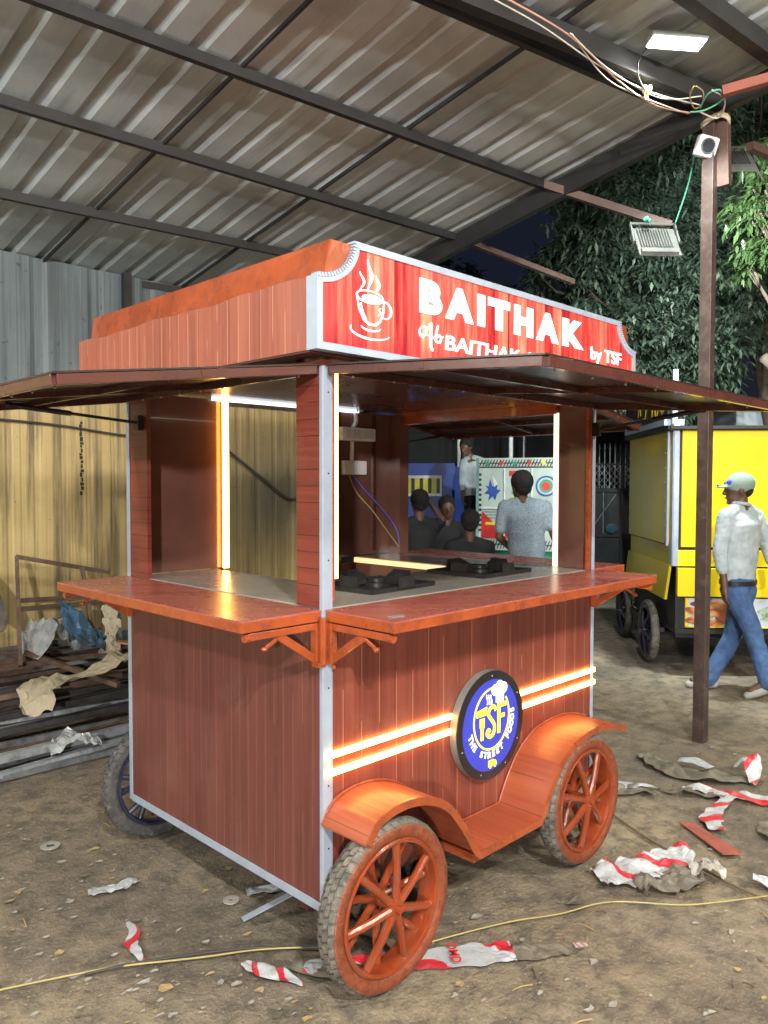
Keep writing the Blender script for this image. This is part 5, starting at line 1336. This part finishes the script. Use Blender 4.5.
# ------------------------------------------------------------------ scrap pile at the left
rnd = random.Random(21)
GR = dict(galv='lengths of galvanised tube in the scrap pile', rusty='lengths of rusty tube in the scrap pile')
for k in range(64):
    y = 2.5+1.2*(k/63)+rnd.uniform(-.08, .08); lvl = rnd.random()
    z = .02+max(0, min(.38, (y-2.45)*.44))*rnd.uniform(.3, 1.05)
    x0 = rnd.uniform(-1.6, -.3); ln = rnd.uniform(1.5, 2.6); dy = rnd.uniform(-.11, .11)*ln; dz = rnd.uniform(-.09, .09)
    w = rnd.choice((.015, .02, .025, .03, .045)); kind = 'galv' if (k < 26 and rnd.random() < .8) or rnd.random() < .35 else 'rusty'
    mb = MB(); a = Vector((x0, y-dy/2, max(w/2, z-dz/2))); b = Vector((x0+ln, y+dy/2, max(w/2, z+dz/2))); mb.bar(a, b, w, w*rnd.choice((1, 1, .6)))
    mk = rnd.choice(('galv', 'galvl', 'galvd', 'galvd')) if kind == 'galv' else rnd.choice(('rusty', 'rusty', 'galvd'))
    tag(mb.build('steel_tube', M[mk], None, origin=a), 'grey galvanised steel tube lying in the scrap pile by the yellow wall' if kind == 'galv' else 'rusty brown steel tube lying in the scrap pile by the yellow wall', 'steel tube', GR[kind])
for k, (p, q, w, lb) in enumerate((((-.5, 2.45, .02), (1.1, 2.40, .02), .03, 'grey tube lying apart on the dirt in front of the scrap pile'), ((-.3, 2.98, .30), (.78, 2.9, .33), .028, 'long brown angle bar on top of the scrap pile under the cloth'), ((-.4, 3.3, .42), (1.0, 3.25, .40), .035, 'thick brown beam resting across the top of the scrap pile'), ((.35, 3.35, .47), (.66, 2.7, .32), .03, 'short brown bar lying slantwise over the pile'))):
    mb = MB(); mb.bar(p, q, w, w); tag(mb.build('loose_bar', M['galv'] if k == 0 else M['rusty'], None, origin=p), lb, 'metal bar')
# leaning frame of angle iron
fr = empty('iron_frame', (.3, 3.45, .4), 'leaning rusty angle iron frame standing on the scrap pile against the wall', 'frame')
tl, tr_, bl, br_ = Vector((.40, 3.62, 1.07)), Vector((1.02, 3.66, .92)), Vector((.26, 3.2, .42)), Vector((.83, 3.4, .43))
for a, b, nm in ((tl, tr_, 'rail'), (tl, bl, 'upright'), (tr_.lerp(tl, .25), br_, 'upright'), (tl.lerp(bl, .42), tr_.lerp(br_, .34), 'rail'), (tl.lerp(bl, .5), tr_.lerp(br_, .42), 'rail')):
    mb = MB(); mb.bar(a, b, .025, .03); mb.build(nm, M['rusty'], fr)
mb = MB(); mb.bar((1.17, 3.70, .35), (1.14, 3.72, .87), .03, .03); tag(mb.build('upright_tube', M['galv'], None, origin=(1.17, 3.7, .35)), 'short upright grey tube leaning on the yellow wall', 'steel tube')

def cloth(name, pts, widths, mat, label, cat, amp=.03, seed=0, z0=.0, n_across=10, freq=7., thick=.0015, lift=0, group=None, flat=None):
    """crumpled sheet swept along a path on the ground"""
    P = smoothpath(pts, 8); n = len(P); rnd_ = random.Random(seed); off = Vector((rnd_.uniform(0, 50), rnd_.uniform(0, 50), 0))
    mb = MB(); v = []; uv = []
    for i, p in enumerate(P):
        d = (P[min(i+1, n-1)]-P[max(i-1, 0)]); d.z = 0; d.normalize(); s_ = Vector((-d.y, d.x, 0)); t_ = i/(n-1)
        k = t_*(len(widths)-1); w = widths[int(k)]*(1-k % 1)+widths[min(int(k)+1, len(widths)-1)]*(k % 1)
        w *= 1+.25*noise.noise(Vector((i*.35, seed, 1)))
        for j in range(n_across+1):
            u_ = j/n_across-.5; q = p+s_*u_*w
            a = abs(noise.noise(q*freq+off))*amp*2+abs(noise.noise(q*freq*2.7+off))*amp
            am = 1. if flat is None else (.15 if flat[0] < t_ < flat[1] else 1)
            fx = s_*noise.noise(q*freq*1.7+off)*amp*.8*am
            v.append(q+fx+Vector((0, 0, a*am+.006))); uv.append((t_, j/n_across))
    m_ = n_across+1
    fs_ = [(i*m_+j, (i+1)*m_+j, (i+1)*m_+j+1, i*m_+j+1) for i in range(n-1) for j in range(n_across)]
    o = Vector((P[0].x, P[0].y, P[0].z)); me = bpy.data.meshes.new(name); me.from_pydata([tuple(q-o) for q in v], [], [tuple(reversed(q)) for q in fs_])
    ul = me.uv_layers.new(name='UVMap')
    for lp in me.loops: ul.data[lp.index].uv = uv[lp.vertex_index]
    me.materials.append(mat); ob = bpy.data.objects.new(name, me); COL.objects.link(ob); ob.location = o
    s_ = ob.modifiers.new('solid', 'SOLIDIFY'); s_.thickness = thick; s_.offset = 0
    return tag(ob, label, cat, group)
cloth('beige_cloth', [(.16, 2.70, .22), (.26, 2.86, .34), (.5, 2.84, .36), (.75, 2.84, .42), (.95, 2.86, .40), (1.1, 2.84, .36)], [.16, .26, .17, .26, .34, .2], M['kraft'], 'crumpled beige cloth lying over the scrap tubes', 'cloth', .035, 3, freq=9)
cloth('beige_cloth', [(.80, 3.1, .42), (.86, 3.2, .5), (.9, 3.3, .62), (.93, 3.35, .74)], [.14, .08, .12, .04], M['kraft'], 'twisted beige rag standing up beside the leaning frame', 'cloth', .03, 5, freq=12)
cloth('blue_plastic', [(.62, 3.42, .72), (.66, 3.35, .62), (.74, 3.25, .50), (.82, 3.2, .44)], [.05, .24, .40, .3], M['blueplastic'], 'folded blue plastic sheet on top of the scrap pile', 'plastic sheet', .04, 8, freq=9)
cloth('clear_plastic', [(.36, 3.3, .42), (.44, 3.32, .58), (.55, 3.3, .60), (.66, 3.2, .45)], [.2, .4, .4, .2], M['clearplastic'], 'grey translucent plastic bundle left of the blue sheet', 'plastic sheet', .05, 9, freq=9)
cloth('clear_plastic', [(.15, 2.50, .05), (.27, 2.48, .12), (.42, 2.44, .06)], [.12, .26, .12], M['clearplastic'], 'small clear plastic bag on the front tubes of the pile', 'plastic bag', .03, 10, freq=16)
mb = MB(); pts = smoothpath([(.86, 3.12, .50), (.98, 3.02, .47), (1.08, 2.9, .40), (1.16, 2.8, .30)], 6)
for a, b in zip(pts, pts[1:]): mb.bar(a, b+ (b-a)*.1, .06, .012)
tag(mb.build('curved_plank', pbr('orange brown plank', (.35, .16, .07), .5), None, origin=pts[0]), 'curved orange brown strip lying on the scrap pile beside the cart', 'plank')
bowl = Vector((.02, 3.42, .82))
mb = MB(); mb.T = Matrix.Translation(bowl) @ Matrix.Rotation(R(52), 4, 'Y') @ Matrix.Rotation(R(35), 4, 'X')
mb.lathe([(0, 0), (.12, .012), (.22, .05), (.26, .09), (.268, .09), (.225, .04), (.12, .002), (0, -.008)], (0, 0, 0), 36, 'z'); tag(mb.build('metal_dish', M['foil'], None, smooth=True, origin=bowl), 'dull round metal dish leaning at the left edge above the scrap', 'dish')
mb = MB(); mb.bar((.0, 3.5, .30), (.03, 3.45, .62), .04, .04); tag(mb.build('loose_bar', M['rusty'], None, origin=(.0, 3.5, .3)), 'brown prop standing under the leaning metal dish', 'metal bar')

# ------------------------------------------------------------------ litter on the ground
def G(x, y, z=.0): return (x, y, z)
st1 = cloth('banner_strip', [G(-.02, .08), G(.12, -.03), G(.30, -.16), G(.44, -.26), G(.54, -.34)], [.05, .09, .10, .12, .10], M['flex'], 'torn red and white banner strip with red letters behind the front wheel', 'banner strip', .010, 31, freq=12, flat=(.45, .85))
# lettering of the strip
mb = MB(); v, f = textgeo('OMD', .02, .5); w_ = max(p[0] for p in v)
dd = Vector((.14, -.11, 0)).normalized(); ss = Vector((dd.y, -dd.x, 0)); o_ = Vector((.395, -.17, .020))
mb.add([tuple(o_+ss*(p[0]/w_*.11)+dd*(p[1]*.045)+Vector((0, 0, .006+p[2]*.001))) for p in v], f)
lt = mb.build('lettering', M['redband'], st1)
cloth('banner_strip', [G(.54, -.34), G(.60, -.40), G(.66, -.45), G(.73, -.50)], [.09, .09, .06, .02], M['flexback'], 'dark back of the torn banner strip, its pointed end', 'banner strip', .012, 32, freq=12)
cloth('banner_strip', [G(.70, -.475, .012), G(.735, -.505, .012)], [.03, .015], M['flex2'], 'tiny red and white tip at the pointed end of the strip', 'banner strip', .004, 33)
cloth('banner_sheet', [G(1.17, -.30), G(1.27, -.36), G(1.38, -.41), G(1.52, -.44), G(1.62, -.47)], [.12, .16, .19, .17, .08], M['flex2'], 'wide red and white striped banner sheet crumpled on the dirt', 'banner sheet', .03, 34, freq=8)
cloth('banner_sheet', [G(1.20, -.46), G(1.31, -.50), G(1.42, -.55), G(1.52, -.53)], [.08, .16, .15, .08], M['flexback'], 'grey brown reverse of the banner folded over in front of the stripes', 'banner sheet', .035, 35, freq=8)
cloth('banner_sheet', [G(1.45, -.54, .02), G(1.50, -.60, .03), G(1.52, -.66, .01)], [.06, .11, .05], M['paper'], 'pale dusty wad beside the folded striped banner', 'banner sheet', .03, 36, freq=12)
cloth('banner_strip', [G(2.0, .22), G(2.10, .12), G(2.17, .0), G(2.18, -.06)], [.05, .12, .08, .03], M['flexwhite'], 'white scrap with red corner beside the rear front wheel', 'banner strip', .02, 37)
cloth('banner_strip', [G(1.98, .12), G(2.08, .04), G(2.15, -.06)], [.05, .12, .06], M['flexback'], 'dark banner scrap lying just below the white scrap', 'banner strip', .02, 38)
cloth('banner_sheet', [G(2.62, .26), G(2.55, .10), G(2.50, -.05), G(2.58, -.22), G(2.68, -.34)], [.03, .14, .16, .14, .08], M['flexback'], 'long dark folded banner sheet near the foot of the post', 'banner sheet', .02, 39, freq=8)
cloth('banner_strip', [G(2.62, .02, .03), G(2.62, -.08, .04), G(2.60, -.16, .03)], [.05, .09, .06], M['flexwhite'], 'white fold showing on the long dark banner sheet', 'banner strip', .01, 40)
cloth('banner_strip', [G(2.66, -.26, .05), G(2.68, -.33, .11), G(2.64, -.37, .05), G(2.6, -.38, .0)], [.04, .1, .08, .04], M['flex'], 'upright twisted red and white end of the dark banner sheet', 'banner strip', .02, 41)
cloth('banner_strip', [G(2.30, -.14), G(2.36, -.30), G(2.42, -.46), G(2.5, -.62), G(2.55, -.8)], [.06, .12, .12, .14, .1], M['flex'], 'red and white banner strip reaching the right edge of the yard', 'banner strip', .02, 42, freq=9)
cloth('banner_strip', [G(2.24, -.02), G(2.22, -.12), G(2.28, -.2), G(2.34, -.36)], [.02, .04, .06, .05], M['flexback'], 'narrow dark strip left of the bright banner end', 'banner strip', .015, 43)
cloth('banner_strip', [G(2.34, -.36, .012), G(2.18, -.37, .01), G(2.02, -.40, .008), G(1.93, -.47, .008)], [.04, .06, .10, .07], M['flex2'], 'pointed red edged banner strip lying towards the striped sheet', 'banner strip', .010, 44)
cloth('banner_strip', [G(2.15, -.58), G(2.05, -.68), G(2.1, -.85)], [.05, .12, .1], M['flexback'], 'dark banner scrap at the right edge below the red strip', 'banner strip', .02, 45)
cloth('banner_strip', [G(1.58, -.74), G(1.60, -.82), G(1.58, -.95)], [.04, .08, .08], M['flexwhite'], 'white and grey scrap at the lower right edge', 'banner strip', .02, 46)
cloth('banner_strip', [G(-.285, .735, 0), G(-.30, .66, .0), G(-.34, .60, 0), G(-.35, .53, 0), G(-.36, .48, 0)], [.015, .04, .045, .03, .008], M['flex'], 'small red and white pointed scrap lying alone on the left dirt', 'banner strip', .006, 47)
cloth('banner_strip', [G(-.135, .24), G(-.12, .17), G(-.08, .10), G(-.07, .02)], [.03, .06, .05, .01], M['flex2'], 'small printed scrap left of the front wheel', 'banner strip', .012, 48)
cloth('banner_strip', [G(-.03, .12), G(.06, -.02), G(.02, -.1)], [.06, .10, .05], M['flexback'], 'dark scrap tucked beside the front wheel', 'banner strip', .012, 49)
mb = MB(); mb.add([(1.90, -.30, .008), (1.93, -.36, .01), (1.78, -.63, .012), (1.72, -.57, .01)], [(0, 1, 2, 3)]); ob = mb.build('red_board', M['reddust'], None, origin=(1.9, -.3, 0)); s_ = ob.modifiers.new('s', 'SOLIDIFY'); s_.thickness = .004; tag(ob, 'thin faded red board strip above the striped banner sheet', 'board')
cloth('wrapper', [G(.56, .48), G(.68, .42), G(.80, .34)], [.08, .12, .1], M['card'], 'torn brown card under the cart between the wheels', 'card', .02, 50)
cloth('wrapper', [G(.56, .30), G(.62, .24)], [.05, .06], M['flex'], 'red scrap beside the torn card under the cart', 'wrapper', .012, 51)
cloth('foil_wad', [G(.27, .95), G(.33, .85), G(.38, .78)], [.05, .09, .05], M['foil'], 'crumpled silver foil under the side of the cart', 'foil', .03, 52, freq=20)
cloth('plastic_wrapper', [G(-.30, 1.02), G(-.20, .98), G(-.12, .97)], [.05, .06, .04], M['clearplastic'], 'clear plastic wrapper lying in front of the side panel', 'wrapper', .012, 53, freq=16)
cloth('plastic_wrapper', [G(.13, .60), G(.22, .55), G(.28, .50)], [.04, .05, .04], M['clearplastic'], 'clear wrapper in the shade under the side panel', 'wrapper', .01, 54, freq=16)
mb = MB(); mb.bar((.0, .44, .02), (.27, .345, .10), .028, .004); tag(mb.build('metal_strip', M['alu'], None, origin=(0, .44, 0)), 'loose pale aluminium strip slanting out from under the cart corner', 'metal strip')
def disc(x, y, r, lab, m_='paper', hole=.3):
    mb = MB(); mb.lathe([(r*hole, .004), (r*hole, .008), (r, .008), (r, .004)], (x, y, 0), 24, 'z'); tag(mb.build('washer_disc', M[m_], None, origin=(x, y, 0)), lab, 'disc')
disc(-.86, .55, .026, 'white plastic ring at the bottom left corner', 'white', .4)
disc(.06, .60, .03, 'grey paper ring on the dirt below the side panel', 'paper', .3)
disc(-.24, 1.52, .04, 'white ring shaped lid on the dirt left of the rear wheel', 'paper', .45)
def flat_piece(x, y, r, rot, lab, m_, seed, cat='paper scrap', group=None, name='paper_scrap', k=5, up_=.004):
    rn = random.Random(seed); n = k+rn.randint(0, 2); mb = MB()
    P_ = [(math.cos(2*math.pi*i/n+rot)*r*rn.uniform(.55, 1.15), math.sin(2*math.pi*i/n+rot)*r*rn.uniform(.4, 1)*rn.choice((.35, .6, .8, 1))) for i in range(n)]
    z = gz(x, y)-.002
    top = [(x+a, y+b, z+up_+.004+rn.uniform(0, .13)*r) for a, b in P_]; c = (x, y, z+up_+.003)
    mb.add(top+[c], [(i, (i+1) % n, n) for i in range(n)]); ob = mb.build(name, M[m_], None, origin=(x, y, z)); return tag(ob, lab, cat, group)
flat_piece(-.37, .325, .035, .4, 'square yellow brown card at the lower left', 'card', 2, name='card_piece', cat='card')
flat_piece(.98, -.31, .05, .4, 'dark triangular scrap right of the cable', 'flexback', 3, name='dark_scrap', cat='scrap')
flat_piece(.62, -.12, .03, .4, 'pale paper scrap right of the front wheel', 'paper', 4)
flat_piece(-.12, 1.36, .03, 1, 'small bright yellow scrap beside the rear left tyre', 'cable_y', 6)
def on_photo_ground(u, v):
    d = fw+r2*(u-384)/F+u2*(512-v)/F; t_ = (0-CZ)/d.z; return Vector((CX, CY, CZ))+d*t_
rnd = random.Random(77)
for k in range(520):
    u, v = rnd.uniform(0, 768), rnd.uniform(700, 1022)
    if k > 300: u = rnd.uniform(0, 330); v = rnd.uniform(760, 1022)
    p = on_photo_ground(u, v)
    if -.1 < p.x < 1.7 and -.3 < p.y < 1.35 and rnd.random() < .8: continue
    kind = rnd.choice(('paper', 'paper', 'paper', 'card', 'flexback'))
    lab = {'paper': 'small pale paper scrap trodden into the dirt', 'card': 'small brown card scrap trodden into the dirt', 'flexback': 'small dark scrap trodden into the dirt'}[kind]
    r_ = rnd.choice((.004, .006, .009, .013, .02))*rnd.uniform(.8, 1.3)
    if math.hypot(p.x-.1, p.y+.17) < .1: continue
    flat_piece(p.x, p.y, r_, rnd.uniform(0, 3), lab, kind, k+100, group={'paper': 'pale paper scraps on the dirt', 'card': 'brown card scraps on the dirt', 'flexback': 'dark scraps on the dirt'}[kind])
for k in range(26):
    u, v = rnd.uniform(0, 768), rnd.uniform(790, 1022); p = on_photo_ground(u, v)
    if -.1 < p.x < 1.7 and -.3 < p.y < 1.35: continue
    a = rnd.uniform(0, 3.14); l = rnd.uniform(.03, .08); mb = MB(); d = Vector((math.cos(a), math.sin(a), 0)); q = Vector((p.x, p.y, gz(p.x, p.y)+.006))
    mb.tube([q, q+d*l*.5+Vector((0, 0, .004)), q+d*l], [.0025, .002, .001], 5); tag(mb.build('twig', M['bark'] if k % 2 else M['card'], None, origin=q), 'thin dry twig lying on the dirt' if k % 2 else 'thin pale straw lying on the dirt', 'twig', 'dry twigs on the dirt' if k % 2 else 'pale straws on the dirt')
# gravel and crumbs: nobody could count them
mb = MB()
for k in range(4200):
    u, v = rnd.uniform(-60, 830), 640+400*rnd.random()**.8; p = on_photo_ground(u, v)
    if math.hypot(p.x-CX, p.y-CY) > 8: continue
    r_ = rnd.uniform(.0015, .006); z = gz(p.x, p.y); a = rnd.uniform(0, 6)
    q = [(p.x+r_*math.cos(a+i*2.1)*rnd.uniform(.7, 1.3), p.y+r_*math.sin(a+i*2.1), z-.001) for i in range(3)]+[(p.x, p.y, z+r_*rnd.uniform(.5, 1))]
    mb.add(q, [(0, 1, 3), (1, 2, 3), (2, 0, 3)])
gv = mb.build('gravel', pbr('earth crumbs', (.2, .165, .125), .9, var=.5, scale=40), None); tag(gv, kind='stuff')
# cables on the ground
gc = lambda pts, z=.012: [Vector((*on_photo_ground(u, v)[:2], z)) for u, v in pts]
cable('ground_cable', gc([(-20, 998), (60, 981), (120, 970), (200, 961), (260, 953), (330, 950)]), .0032, M['cable_y'], 'yellow cable crossing the dirt at lower left')
cable('ground_cable', gc([(85, 978), (140, 966), (200, 957), (260, 951), (330, 951)]), .0045, M['cable_k'], 'dark cable running beside the yellow cable at lower left')
cable('ground_cable', gc([(400, 955), (450, 940), (510, 925), (560, 917), (610, 905), (680, 908), (720, 905), (775, 898)]), .0028, M['cable_y'], 'thin yellow cable crossing the dirt at lower right')
cable('ground_cable', gc([(608, 812), (640, 835), (680, 858), (730, 885), (775, 905)], .006), .005, pbr('earth brown cable', (.16, .11, .07), .8), 'brown cable half buried in the dirt at the right')

# ------------------------------------------------------------------ light: night yard lit by lamps
w = bpy.data.worlds.new('World'); sc.world = w; w.use_nodes = True; nt = w.node_tree
bg = nt.nodes['Background']; sky = nt.nodes.new('ShaderNodeTexSky'); sky.sky_type = 'NISHITA'; sky.sun_disc = False; sky.sun_elevation = R(-4); sky.sun_rotation = R(120)
mx = nd(nt, 'ShaderNodeMix', data_type='RGBA', blend_type='ADD'); mx.inputs[0].default_value = 1
nt.links.new(sky.outputs[0], mx.inputs[6]); mx.inputs[7].default_value = (.09, .12, .25, 1)
nt.links.new(mx.outputs[2], bg.inputs[0]); bg.inputs[1].default_value = .06
def point(name, loc, power, col, radius=.1, spot=None, aim=None, blend=.6):
    l = bpy.data.lights.new(name, 'SPOT' if spot else 'POINT'); l.energy = power; l.color = col; l.shadow_soft_size = radius
    o = bpy.data.objects.new(name, l); COL.objects.link(o); o.location = loc
    if spot:
        l.spot_size = R(spot); l.spot_blend = blend; o.rotation_euler = (Vector(aim)-Vector(loc)).to_track_quat('-Z', 'Y').to_euler()
    return o
point('yard_lamp', (-2.1, -3.6, 3.7), 820, (1, .97, .9), .09)
point('yard_lamp', (-7.5, -7.5, 2.9), 3000, (1, .97, .93), .15)  # unseen lamp added low and far off to light the interior under the awnings
point('yard_lamp', (2.2, -4.2, 3.9), 480, (1, .9, .74), .12)
point('roof_lamp_light', lc-Vector((0, 0, .06)), 170, (.95, 1, .95), .06, 150, lc-Vector((0, 0, 1)), .3)
point('floodlight_beam', fa[0].location+fw*.15-Vector((0, 0, .05)), 35, (.86, .98, 1), .08, 140, Vector((8, 3, 1.2)))
point('floodlight_beam', fb[0].location+fw*.25-Vector((0, 0, .1)), 900, (.9, 1, .98), .08, 150, Vector((8, .2, 1.5)))
point('wall_lamp', (-3.2, 1.6, 3.0), 200, (1, .96, .86), .1)

sc.view_settings.view_transform = 'Standard'; sc.view_settings.look = 'None'; sc.view_settings.exposure = .22; sc.view_settings.gamma = 1
sc.cycles.max_bounces = 6; sc.cycles.use_denoising = True
